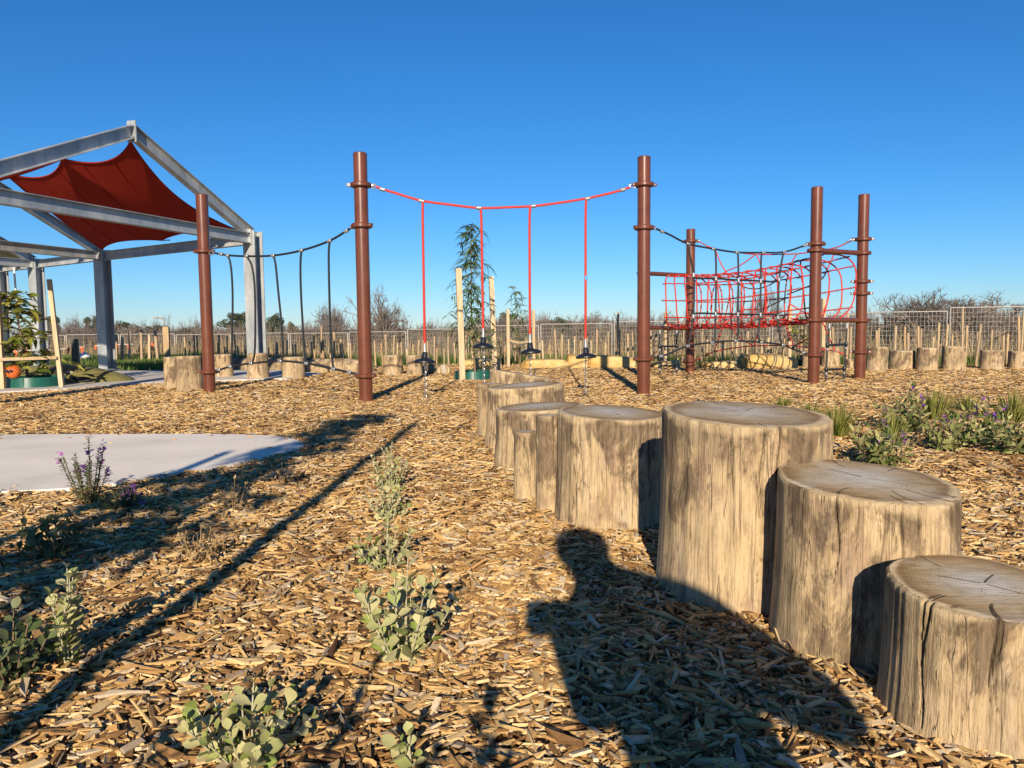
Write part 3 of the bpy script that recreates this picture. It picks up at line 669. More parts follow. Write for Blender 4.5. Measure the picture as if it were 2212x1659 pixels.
rope_thing('climbing_net', 'black rope climbing net hung in front of the red tunnel', 'net', 'B', 'C',
    [('top_rope', Z([(140, 97), (260, 150), (415, 226), (632, 270), (835, 300), (1065, 303), (1245, 297), (1430, 240)])), ('bottom_rope', Z([(130, 1210), (240, 1180), (410, 1110), (620, 1080), (825, 1065), (1048, 1078), (1230, 1100), (1330, 1140), (1440, 1178)])),
     ('vertical_rope', Z([(415, 226), (432, 330), (463, 490), (468, 650), (460, 850), (440, 1000), (412, 1108)])), ('vertical_rope', Z([(632, 270), (652, 300), (658, 520), (652, 830), (648, 1030), (622, 1080)])), ('vertical_rope', Z([(835, 300), (847, 330), (850, 540), (845, 835), (846, 1030), (826, 1064)])),
     ('vertical_rope', Z([(1060, 304), (1047, 350), (1043, 548), (1040, 835), (1022, 1030), (1046, 1077)])), ('vertical_rope', Z([(1245, 298), (1232, 340), (1203, 530), (1190, 850), (1205, 1010), (1225, 1098)])),
     ('cross_rope', Z([(463, 495), (485, 524), (655, 527), (850, 540), (1043, 548), (1160, 555), (1200, 540)])), ('cross_rope', Z([(460, 850), (485, 828), (652, 830), (845, 835), (1040, 838), (1165, 838), (1190, 858)]))],
    ZC([(190, 120, 4, 2), (415, 226, 4, 1), (632, 270, 4, .6), (835, 300, 4, .3), (1065, 303, 4, 0), (1245, 297, 4, -.5), (1420, 243, 4, -1), (180, 1197, 4, -1), (410, 1110, 4, -1), (620, 1080, 4, -.4), (825, 1065, 4, 0), (1048, 1078, 4, .3), (1235, 1100, 4, .7), (1410, 1167, 4, 1),
        (463, 495, 0, 4), (655, 527, 0, 4), (850, 540, 0, 4), (1043, 548, 0, 4), (1200, 535, 0, 4), (460, 853, 0, 4), (652, 830, 0, 4), (845, 835, 0, 4), (1040, 838, 0, 4), (1190, 860, 0, 4)]),
    'black_rope', .0105, [Z([(118, 88)])[0], Z([(1450, 232)])[0]])
rope_thing('back_net', 'slack red web net stretched behind the rope tunnel', 'net', 'E', 'D',
    [('top_rope', Z([(510, 208), (632, 266), (835, 300), (1000, 318), (1190, 318), (1355, 312), (1530, 290), (1700, 256), (1850, 188)])), ('bottom_rope', Z([(495, 1224), (640, 1160), (830, 1125), (985, 1108), (1180, 1105), (1330, 1108), (1520, 1135), (1690, 1155), (1790, 1196)])),
     ('web_rope', Z([(650, 275), (700, 400), (770, 530), (768, 700), (720, 920), (640, 1160)])), ('web_rope', Z([(1000, 318), (870, 410), (720, 480), (640, 600), (610, 800)])), ('web_rope', Z([(1005, 320), (1050, 430), (1080, 600), (1060, 850), (985, 1108)])),
     ('web_rope', Z([(985, 1108), (860, 1040), (800, 960), (720, 880), (660, 800)])), ('web_rope', Z([(1355, 312), (1290, 440), (1250, 700), (1265, 940), (1330, 1108)])), ('web_rope', Z([(1330, 1108), (1440, 1050), (1530, 960), (1600, 800), (1640, 640)])),
     ('web_rope', Z([(1700, 256), (1640, 400), (1575, 525), (1440, 600), (1270, 665)])), ('web_rope', Z([(1690, 1155), (1620, 1010), (1570, 900), (1440, 830), (1300, 750)])), ('web_rope', Z([(770, 530), (930, 610), (1080, 600), (1250, 500)])), ('web_rope', Z([(720, 900), (880, 800), (1060, 790), (1250, 700)]))],
    ZC([(560, 232, 4, 1.2), (1000, 318, 4, 0), (1355, 312, 4, 0), (1700, 256, 4, -1), (1790, 212, 4, -2), (530, 1208, 4, -2), (640, 1160, 4, -1), (985, 1108, 4, 0), (1330, 1108, 4, 0), (1690, 1155, 4, 1), (770, 530, 0, 4), (1080, 600, 4, 0), (1250, 700, 0, 4), (720, 890, 3, 3), (1575, 525, 3, -3)]),
    'red_rope', .0085, [Z([(498, 203)])[0], Z([(1860, 186)])[0]])
# rope tunnel
def tunnel():
    ul0, ul1 = UL; ll0, ll1 = LL; ur0, ur1 = UR; lr0, lr1 = LR
    e = empty('rope_tunnel', ((ul0.x + ur1.x) / 2, (ul0.y + ur1.y) / 2, 0), 'red rope net tunnel slung between the bars of four posts', 'net tunnel')
    def sec(t, a):      # a = angle round the section, t along
        sag = -.10 * math.sin(math.pi * t)
        near_t = ul0.lerp(ul1, .12).lerp(ur0.lerp(ur1, .06), t); far_t = ul0.lerp(ul1, .90).lerp(ur0.lerp(ur1, .94), t)
        near_b = ll0.lerp(ll1, .14).lerp(lr0.lerp(lr1, .1), t); far_b = ll0.lerp(ll1, .88).lerp(lr0.lerp(lr1, .9), t)
        c, s = math.cos(a), math.sin(a)
        pw = .62; cc = math.copysign(abs(c) ** pw, c); ss = math.copysign(abs(s) ** pw, s)
        u = (cc + 1) / 2; v = (ss + 1) / 2
        top = near_t.lerp(far_t, u); bot = near_b.lerp(far_b, u); p = bot.lerp(top, v); p.z += sag * (.45 + .55 * v); return p
    mb_c = MB()
    nring = 14
    for i in range(nring):
        t = .085 + .88 * (i / (nring - 1))
        wob = rnd.uniform(-.02, .02)
        mb = MB(); pts = []
        for k in range(28):
            a = 2 * math.pi * k / 28; pts.append(sec(min(1, max(0, t + wob * math.sin(a) + .022 * math.cos(2 * a))), a))
        mb.tube(pts, .0095, 6, closed=True); part('ring_rope', mb, 'red_rope', e)
        for a in (0, .5, 1.05, 2.1, 2.64, 3.14, 3.7, 4.19, 5.24, 5.8):
            p = sec(t, a); ferr(mb_c, p, sec(min(1, t + .02), a) - p + Vector((0, 0, .001)), .0135, .03)
    for a in (.52, 1.05, 2.1, 2.62, 3.6, 4.19, 5.24, 5.83, 0.0, 3.14):
        mb = MB(); mb.tube([sec(.085 + .9 * j / 14, a) for j in range(15)], .0085, 6); part('long_rope', mb, 'red_rope', e)
    # floor lacing
    mb = MB()
    for i in range(14):
        t = .085 + .8 * i / 14; p = sec(t, 4.0); q = sec(min(1, t + .07), 5.4); r_ = sec(min(1, t + .14), 4.0); m1 = p.lerp(q, .5) - Vector((0, 0, .04)); m2 = q.lerp(r_, .5) - Vector((0, 0, .04)); mb.tube(cr([p, m1, q, m2, r_], 3), .008, 6)
    part('floor_lacing', mb, 'red_rope', e)
    o = part('clamp', mb_c, 'ferrule', e); o['kind'] = 'stuff'
tunnel()
def ladder(label, k1, k2, L, Rr, rungs):
    P1, P2 = pp_(k1), pp_(k2); f = lambda q: PL(q[0], q[1], P1, P2); a = [f(q) for q in Z(L)]; b = [f(q) for q in Z(Rr)]
    e = empty('rope_ladder', ((a[-1] + b[-1]) / 2).to_2d().to_3d(), label, 'rope ladder')
    a[-1].z = -.02; b[-1].z = -.02
    for s in (a, b): mb = MB(); mb.tube(cr(s, 4), .011, 7); part('side_rope', mb, 'black_rope', e)
    mb = MB(); mw = MB()
    for (x0, y0, x1, y1) in rungs:
        p, q = f(Z([(x0, y0)])[0]), f(Z([(x1, y1)])[0]); m = MB(); m.tube([p, q], .014, 10)
        for c in (p, q):
            m.lathe([(.016, -.03), (.021, -.02), (.021, .02), (.016, .03)], c, 10); mw.lathe([(.0145, -.062), (.0145, -.034)], c, 10)
        part('rung', m, 'rubber', e)
    for c in (a[0], b[0]): mw.lathe([(.016, -.06), (.016, .0)], c, 10)
    part('ferrule', mw, 'ferrule', e)
ladder('black rope ladder hanging between the two right net posts', 'C', 'D', [(1635, 915), (1622, 1100), (1608, 1320), (1605, 1430)], [(1788, 915), (1780, 1090), (1765, 1310), (1757, 1420)], [(1620, 1103, 1780, 1095), (1608, 1312, 1765, 1308)])
ladder('black rope ladder at the left end of the rope tunnel', 'H', 'E', [(172, 968), (170, 1113), (170, 1280), (170, 1365)], [(318, 968), (318, 1110), (317, 1278), (317, 1358)], [(170, 1113, 318, 1112), (170, 1283, 317, 1278)])

# ------------------------------------------------------------------ shelter
def ibeam(mb, p, q, d=.15, wd=.09, tf=.009, tw=.007, up=None, ext=0):
    p = Vector(p); q = Vector(q); ax = (q - p).normalized(); p = p - ax * ext; q = q + ax * ext
    up = Vector(up) if up else Vector((0, 0, 1)); up = (up - ax * up.dot(ax)).normalized(); s = ax.cross(up)
    h = d / 2; b = wd / 2; k = tw / 2
    prof = [(-b, -h), (b, -h), (b, -h + tf), (k, -h + tf), (k, h - tf), (b, h - tf), (b, h), (-b, h), (-b, h - tf), (-k, h - tf), (-k, -h + tf), (-b, -h + tf)]
    vs = [c + s * a + up * z for c in (p, q) for a, z in prof]; n = 12
    fs = [(i, (i + 1) % n, n + (i + 1) % n, n + i) for i in range(n)] + [(0, 1, 2, 11)[::-1], (3, 4, 9, 10)[::-1], (5, 6, 7, 8)[::-1], (12, 13, 14, 23), (15, 16, 21, 22), (17, 18, 19, 20)]
    mb.add(vs, fs); return mb
def shelter():
    A = Vector((-3.80, 11.3, 0)); u = Vector((-.803, .596, 0)); B = AT(228, 706, 13.6); B.z = 0; C = AT(85, 706, 15.1); C.z = 0; D = AT(8, 706, 16.0); D.z = 0
    v = Vector((-.312, -.95, 0)); half = 2.2; he = 2.06; hp = 3.08
    e = empty('steel_shelter', A, 'galvanised steel gabled shelter frame with open roof', 'shelter')
    frames = []
    for k, c in enumerate((A, B, C, D)):
        cols = [c, c + v * half * 2]
        for j, q in enumerate(cols):
            mb = MB(); ibeam(mb, q + Vector((0, 0, -.05)), q + Vector((0, 0, he + .10)), .20, .20, .014, .01, up=v)
            col = part('column', mb, 'steel', e, False)
            mb = MB(); mb.box(q + Vector((0, 0, .04)), (.3, .3, .02), math.atan2(v.y, v.x)); part('base_plate', mb, 'steel', col, False)
        pk = c + v * half + Vector((0, 0, hp)); t0 = c + Vector((0, 0, he + .04)); t1 = cols[1] + Vector((0, 0, he + .04))
        for q in (t0, t1):
            mb = MB(); ibeam(mb, q + (pk - q).normalized() * .05, pk, .15, .10); part('rafter', mb, 'steel', e, False)
        mb = MB(); ibeam(mb, toward(t0 - Vector((0, 0, .05)), t1, .10), toward(t1 - Vector((0, 0, .05)), t0, .10), .15, .10); part('tie_beam', mb, 'steel', e, False)
        mb = MB(); mb.box(pk + Vector((0, 0, -.0)), (.014, .13, .25), math.atan2(v.y, v.x)); part('ridge_plate', mb, 'steel', e, False)
        mb = MB()
        for q in (t0, t1):
            s = (1 if q is t0 else -1); mb.box(q + v * s * .115 + Vector((0, 0, -.03)), (.012, .13, .22), math.atan2(v.y, v.x))
            for dz in (-.06, .06):
                mb.lathe([(.014, 0), (.014, .012), (.0001, .013)], q + v * s * .118 + Vector((0, 0, -.03 + dz)) + u * .03, 8, (v * s).to_track_quat('Z', 'Y').to_matrix())
        part('end_plate', mb, 'steel', e, False)
        frames.append((t0, pk, t1))
    for (a, pa, b), (a2, pb, b2) in zip(frames[:-1], frames[1:]):
        for p, q in ((a, a2), (b, b2)):
            mb = MB(); z = Vector((0, 0, .055)); ibeam(mb, toward(p - z, q, .11), toward(q - z, p, .11), .15, .10); part('eave_beam', mb, 'steel', e, False)
        mb = MB(); z = Vector((0, 0, .0)); ibeam(mb, toward(pa, pb, .02), toward(pb, pa, .02), .12, .08); part('ridge_beam', mb, 'steel', e, False)
    # timber ceiling of the far bay
    (a, pa, b), (a2, pb, b2) = frames[2], frames[3]
    mb = MB(); z = Vector((0, 0, .02)); dz = Vector((0, 0, .02))
    for c in ([pa + z, a + z, a2 + z, pb + z],): mb.add([p for p in c] + [p + dz for p in c], [(0, 1, 2, 3), (7, 6, 5, 4), (0, 4, 5, 1), (1, 5, 6, 2), (2, 6, 7, 3), (3, 7, 4, 0)])
    part('ceiling_panel', mb, 'brown_roof', e, False)
    return frames
FR = shelter()
def sail(label, r0, r1, e1, e0, rs_=.085, b0_=.02):
    """r0,r1 ridge ends, e0,e1 eave ends"""
    cen = (r0 + r1 + e0 + e1) / 4; E = empty('shade_sail', (cen.x, cen.y, cen.z), label, 'shade sail', 'red shade sails')
    nu, nv = 40, 28; vs = []
    def scal(x, k): return abs(math.sin(math.pi * x * k)) ** .8
    for i in range(nu + 1):
        for j in range(nv + 1):
            u = i / nu; v = j / nv
            v0 = b0_ + rs_ * scal(u, 2); v1 = .035 + .09 * scal(u, 2) + .05 * (1 - abs(2 * u - 1)); u0 = .025 + .075 * math.sin(math.pi * v) ** .8; u1 = .15 * (1 - v) + .035 + .02 * math.sin(math.pi * v)
            uu = lerp(u0, 1 - u1, u); vv = lerp(v0, 1 - v1, v)
            p = r0.lerp(r1, uu).lerp(e0.lerp(e1, uu), vv); p = p.copy(); p.z -= .05 + .16 * math.sin(math.pi * uu) * math.sin(math.pi * vv) + .03 * math.cos(2 * math.pi * uu) * math.sin(math.pi * vv); vs.append(p)
    fs = [(i * (nv + 1) + j, (i + 1) * (nv + 1) + j, (i + 1) * (nv + 1) + j + 1, i * (nv + 1) + j + 1) for i in range(nu) for j in range(nv)]
    mb = MB(); mb.add(vs, fs); part('cloth', mb, 'sail', E, ang=80)
    at = lambda i, j: Vector(vs[i * (nv + 1) + j])
    rim = [at(i, 0) for i in range(nu + 1)] + [at(nu, j) for j in range(1, nv + 1)] + [at(i, nv) for i in range(nu - 1, -1, -1)] + [at(0, j) for j in range(nv - 1, 0, -1)]
    mb = MB(); mb.tube(rim, .009, 5, closed=True); part('hem', mb, 'sail', E)
    for i_ in (nu // 5, nu * 2 // 5, nu * 3 // 5, nu * 4 // 5):
        mb = MB(); mb.tube([at(i_, j) - Vector((0, 0, .004)) for j in range(nv + 1)], .006, 5); part('seam', mb, 'sail', E)
    mb = MB()
    for p, q in ((at(0, 0), r0 - Vector((0, 0, .06))), (at(nu // 2, 0), r0.lerp(r1, .5) - Vector((0, 0, .06))), (at(nu, 0), r1 - Vector((0, 0, .06))), (at(nu, nv), e1), (at(nu // 2, nv), e0.lerp(e1, .5) + Vector((0, 0, .02))), (at(0, nv), e0)):
        n = max(2, int((q - p).length / .045)); d = (q - p).normalized(); o1 = d.orthogonal().normalized(); o2 = d.cross(o1)
        for k in range(n):
            c = p.lerp(q, (k + .5) / n); s = o1 if k % 2 else o2
            mb.tube([c + d * .03 * math.cos(t) + s * .013 * math.sin(t) for t in np.linspace(0, 6.283, 8, endpoint=False)], .005, 4, closed=True)
    part('chain', mb, 'chain', E)
(a0, p0, b0), (a1, p1, b1) = FR[0], FR[1]
upz = Vector((0, 0, .06))
sail('red shade sail in shadow under the right slope of the shelter', p0.copy(), p1.copy(), a1 + upz, a0 + upz)
sail('red shade sail over the far left slope of the shelter, a sunlit sliver', p0.copy(), p1.copy(), b1 + upz, b0 + upz, .05, .008)

# ------------------------------------------------------------------ left play items
def ring_planter(label, c, r, h, seams):
    e = empty('planter_ring', (c.x, c.y, 0), label, 'planter', 'green plastic planter rings')
    mb = MB(); mb.lathe([(r * 1.06, -.02), (r, h), (r - .006, h), (r * 1.06 - .006, -.02)], (c.x, c.y, 0), 48); part('band', mb, 'green_plastic', e)
    mb = MB()
    for a in seams: mb.box((c.x + (r * 1.03 + .002) * math.cos(a), c.y + (r * 1.03 + .002) * math.sin(a), h / 2), (.006, .012, h * .98), a)
    part('seam', mb, 'green_plastic', e)
    n = 30; mb = MB(); vs = [(c.x, c.y, h * .35)] + [(c.x + r * .99 * math.cos(2 * math.pi * i / n), c.y + r * .99 * math.sin(2 * math.pi * i / n), h * .3) for i in range(n)]
    mb.add(vs, [(0, 1 + i, 1 + (i + 1) % n) for i in range(n)]); part('soil', mb, 'mulch', e); STUMPS.append((c.x, c.y, r * 1.07))
pc = AT(75, 800, G(75, 843).y + .36); pc.z = 0
ring_planter('green plastic planter ring around the bushy sapling at left', pc, .335, .15, (-1.4, 1.2))
pc2 = AT(1024, 800, G(1026, 823).y + .3); pc2.z = 0
ring_planter('green plastic planter ring around the tall thin sapling', pc2, .27, .12, (-1.5, .8))
pc3 = AT(1722, 780, 12.9); pc3.z = 0
ring_planter('green plastic planter ring peeking out behind the long sandstone boulder', pc3, .22, .12, (-1.5,))
def stake_post(name, label, x, y, h, wd, mat='pine', group=None, lean=(0, 0), rz=0.2, z=None):
    z = gzf(x, y) if z is None else z; mb = MB(); b = wd / 2
    vs = []; 
    for zz, s in ((-.12, 1), (h - .01, 1), (h, .86)):
        for sx, sy in ((-1, -1), (1, -1), (1, 1), (-1, 1)):
            t = max(0, zz / h); c, s_ = math.cos(rz), math.sin(rz); px, py = sx * b * s, sy * b * s
            vs.append((x + px * c - py * s_ + lean[0] * t, y + px * s_ + py * c + lean[1] * t, z + zz))
    fs = [(k * 4 + i, k * 4 + (i + 1) % 4, k * 4 + 4 + (i + 1) % 4, k * 4 + 4 + i) for k in range(2) for i in range(4)] + [(8, 9, 10, 11), (3, 2, 1, 0)]
    mb.add(vs, fs); return single(name, mb, mat, (x, y, z), label, 'stake', group, False)
def strap(label, pts, r=.019, mat='stake'):
    P = [Vector(p) for p in pts]; mb = MB(); P2 = cr(P, 4); vs = []
    for p in P2: vs += [p + Vector((0, 0, r)), p - Vector((0, 0, r)), p - Vector((0, .006, r)), p + Vector((0, -.006, r))]
    n = len(P2); fs = [(i * 4 + k, i * 4 + (k + 1) % 4, i * 4 + 4 + (k + 1) % 4, i * 4 + 4 + k) for i in range(n - 1) for k in range(4)] + [(0, 1, 2, 3), tuple((n - 1) * 4 + k for k in (3, 2, 1, 0))]
    mb.add(vs, fs); single('tree_tie', mb, mat, P[0], label, 'tie', 'ties between tree stakes', False)
s1 = AT(5, 848, 9.3); stake_post('tree_stake', 'thick timber stake at the left picture edge beside the planter', s1.x, 9.3, AT(5, 628, 9.3).z, .075, lean=(.0, 0))
s2 = AT(135, 838, 9.45); stake_post('tree_stake', 'tall pale timber stake right of the bushy left sapling', s2.x, 9.45, AT(123, 603, 9.45).z, .048, lean=(-.09, 0))
zt = AT(70, 775, 9.35).z; strap('pale wooden tie between the stakes of the bushy left sapling', [(s1.x, 9.25, zt), (lerp(s1.x, s2.x, .5), 9.3, zt + .005), (s2.x - .02, 9.4, zt + .01)])
s3 = AT(999, 825, 10.2); stake_post('tree_stake', 'tall weathered stake left of the tall thin sapling', s3.x, 10.2, AT(993, 580, 10.2).z, .075, lean=(-.03, 0))
s4 = AT(1069, 800, 11.6); stake_post('tree_stake', 'tall pale stake right of the tall thin sapling', s4.x, 11.6, AT(1063, 597, 11.6).z, .07, lean=(-.04, 0))
strap('wooden tie between the two stakes of the tall thin sapling', [(s3.x, 10.2, AT(1000, 716, 10.2).z), AT(1030, 722, 10.7), (s4.x, 11.55, AT(1065, 712, 11.55).z)])
s5 = AT(1098, 795, 13.3); stake_post('tree_stake', 'pale stake left of the small sapling in the middle', s5.x, 13.3, AT(1098, 668, 13.3).z, .05)
s6 = AT(1153, 790, 13.5); stake_post('tree_stake', 'pale stake right of the small sapling in the middle', s6.x, 13.5, AT(1150, 670, 13.5).z, .05)
strap('wooden tie between the stakes of the small middle sapling', [AT(1099, 735, 13.25), AT(1122, 740, 13.3), AT(1151, 736, 13.45)], .018)
# orange ball, mound, bollard
br = .085; bp = AT(29, 803, 9.38); bp.z -= br; mb = MB()
e = empty('play_ball', bp, 'orange ball with yellow dots and black bow hung above the left planter', 'ball')
mb.lathe([(br * math.sin(t), br - br * math.cos(t)) for t in np.linspace(.02, math.pi - .02, 18)], bp, 28); part('shell', mb, 'ball', e)
mb = MB()
for i in range(120):
    ph = math.acos(1 - 2 * (i + .5) / 120); th = i * 2.39996; n = Vector((math.sin(ph) * math.cos(th), math.sin(ph) * math.sin(th), math.cos(ph))); mb.lathe([(.0055, br - .002), (.005, br + .002), (.0001, br + .003)], bp + Vector((0, 0, br)), 7, n.to_track_quat('Z', 'Y').to_matrix())
part('dots', mb, 'ball_dot', e)
mb = MB()
for sx in (-1, 0, 1): mb.box(bp + Vector((sx * .025, -br * .97, br + .012 * abs(sx))), (.036 if sx else .02, .02, .03), 0, Matrix.Rotation(R_(20 * sx), 3, 'Y'))
part('bow', mb, 'rubber', e)
mb = MB(); mb.tube([bp + Vector((0, 0, 2 * br - .005)), (bp.x, bp.y, AT(30, 775, 9.35).z)], .003, 5); part('cord', mb, 'black_rope', e)
def mound():
    c = AT(110, 830, 10.6); c.z = .03; nx, ny = 48, 20; vs = []
    for i in range(nx + 1):
        for j in range(ny + 1):
            a = 2 * math.pi * i / nx; r = j / ny
            ex = 1.18 if math.cos(a) > 0 else .75
            x = r * math.cos(a) * ex; y = r * math.sin(a) * .55; z = .23 * (1 - r ** 2.2) ** .9 - .03 * (r >= .999); vs.append(c + Vector((x, y, z)))
    mb = MB(); mb.add(vs, [(i * (ny + 1) + j, i * (ny + 1) + j + 1, (i + 1) * (ny + 1) + j + 1, (i + 1) * (ny + 1) + j) for i in range(nx) for j in range(ny)])
    e = empty('play_mound', c, 'low olive green rubber mound behind the left planter', 'mound'); part('dome', mb, 'mound', e)
    mb = MB()
    for k in range(3): 
        q = c + Vector((.12 + .16 * k, -.30 - .02 * k, .0)); vs = []
        r0 = math.hypot((q.x - c.x) / 1.18, (q.y - c.y) / .55)
        for dx, dy in ((-.05, 0), (.03, -.01), (.07, .04), (-.02, .05)):
            x = q.x + dx - c.x; y = q.y + dy - c.y; r = math.hypot(x / 1.18, y / .55); vs.append(c + Vector((x, y, .23 * max(0, 1 - r ** 2.2) ** .9 + .006)))
        mb.add(vs, [(0, 1, 2, 3)])
    part('scuff', mb, 'scuff', e)
    mb = MB(); mb.lathe([(.0001, -.02), (.09, -.02), (.10, .0), (.09, .02)], c + Vector((.66, -.42, .045)), 24, Matrix.Rotation(R_(66), 3, 'X') @ Matrix.Diagonal((1.5, .42, .6)))
    part('crawl_hole', mb, 'rubber', e)
mound()
bl = G(165, 797); mb = MB(); hb = AT(165, 733, bl.y).z; mb.box((bl.x, bl.y, hb / 2 - .02), (.115, .115, hb + .04), .3)
e = empty('bollard', (bl.x, bl.y, 0), 'square black bollard standing by the shelter lawn', 'bollard'); part('shaft', mb, 'black_metal', e, False)
mb = MB(); mb.box((bl.x, bl.y, hb + .008), (.10, .10, .012), .3); part('cap', mb, 'black_metal', e, False)

# ------------------------------------------------------------------ boulders
def boulder(label, x0, x1, yt, yb, dep, seed):
    g = G((x0 + x1) / 2, yb); d = g.y + dep * .5; yt -= 3; wd = (x1 - x0) / FPX * d; h = max(.1, AT((x0 + x1) / 2, yt, d).z); c = Vector((AT((x0 + x1) / 2, 706, d).x, d, gzf(g.x, d)))
    rs = random.Random(seed); mb = MB(); nu, nv = 36, 12; vs = []
    for j in range(nv + 1):
        ph = math.pi * j / nv
        for i in range(nu):
            a = 2 * math.pi * i / nu; x, y, z = math.sin(ph) * math.cos(a), math.sin(ph) * math.sin(a), math.cos(ph)
            f = lambda q, k: math.copysign(abs(q) ** k, q)
            v = Vector((f(x, .42) * wd / 2, f(y, .5) * dep / 2, f(z, .3) * h * .56)); n = mnoise.noise(Vector((x, y, z)) * 1.6 + Vector((seed, 0, 0))); n2 = mnoise.noise(Vector((x, y, z)) * 4.5 + Vector((0, seed, 0)))
            v *= 1 + .15 * n + .06 * n2; v.z += h * .38 + .12 * h * math.sin(2.2 * x + seed); vs.append(c + v)
    mb.add(vs, [(j * nu + i, (j + 1) * nu + i, (j + 1) * nu + (i + 1) % nu, j * nu + (i + 1) % nu) for j in range(nv) for i in range(nu)])
    single('sandstone_boulder', mb, 'stone', c, label, 'boulder', 'sandstone boulders', ang=30)
boulder('pale yellow boulder behind the tall sapling planter', 988, 1082, 779, 800, .5, 1)
boulder('golden flat boulder just right of the stump row, below the third disc', 1128, 1228, 779, 797, .5, 2)
boulder('tall end of golden boulder pile left of the right tall post', 1226, 1290, 763, 796, .5, 5)
boulder('long low sandstone boulder trailing behind the right tall post', 1262, 1372, 770, 796, .5, 9)
boulder('small sandstone boulder under the left part of the net', 1512, 1602, 781, 797, .4, 12)
boulder('large flat sandstone boulder under the rope tunnel', 1600, 1716, 769, 798, .6, 15)
boulder('low sandstone boulder between the two left net posts', 1405, 1470, 781, 796, .4, 18)

# ------------------------------------------------------------------ plants
def leaf_mesh(name, mat, L, W, kind='ovate', fold=.15, curl=.15, n=5):
    mb = MB(); vs = []
    for i in range(n + 1):
        t = i / n
        wv = {'obovate': (math.sin(math.pi * min(1, t ** 1.5 * 1.0)) ** .75) if 0 < t < 1 else 0, 'ovate': math.sin(math.pi * t ** .8) ** .9 if 0 < t < 1 else 0, 'lance': math.sin(math.pi * t ** .7) if 0 < t < 1 else 0}[kind]
        wv = max(wv, .06); z = -curl * L * t * t
        vs += [(-W / 2 * wv, L * t, z + fold * W * wv * .5), (0, L * t, z), (W / 2 * wv, L * t, z + fold * W * wv * .5)]
    fs = [(i * 3 + k, i * 3 + k + 1, i * 3 + k + 4, i * 3 + k + 3) for i in range(n) for k in range(2)]
    mb.add(vs, fs); return mb.mesh(name, M[mat], (0, 0, 0), True, 80)
def frame(d, up, roll=0):
    y = Vector(d).normalized(); x = y.cross(Vector(up)); x = x.normalized() if x.length > 1e-4 else y.orthogonal().normalized(); z = x.cross(y)
    return Matrix((x, y, z)).transposed() @ Matrix.Rotation(roll, 3, 'Y')
LEAFV = {}
def leaf_variants(key, mat, L, W, kind, n=4, curl=.15, fold=.2):
    if key not in LEAFV: LEAFV[key] = [leaf_mesh('leaf', mat, L * s, W * s * w, kind, fold * f, curl * c) for s, w, f, c in ((1, 1, 1, 1), (.85, 1.1, 1.3, .4), (1.1, .9, .7, 1.6), (.7, 1, 1, .2))][:n]
    return LEAFV[key]
def add_leaf(store, parent, var, p, d, up, sc, rs, roll=0):
    """store: None -> individual objects; MB -> joined"""
    m = frame(d, up, roll)
    me = var[rs.randrange(len(var))]
    if store is None:
        o = link('leaf', me, parent, Vector(p) - worg(parent)); o.rotation_euler = m.to_euler(); o.scale = (sc,) * 3
    else:
        store.add([Vector(p) + m @ (v.co * sc) for v in me.vertices], [tuple(q.vertices) for q in me.polygons])
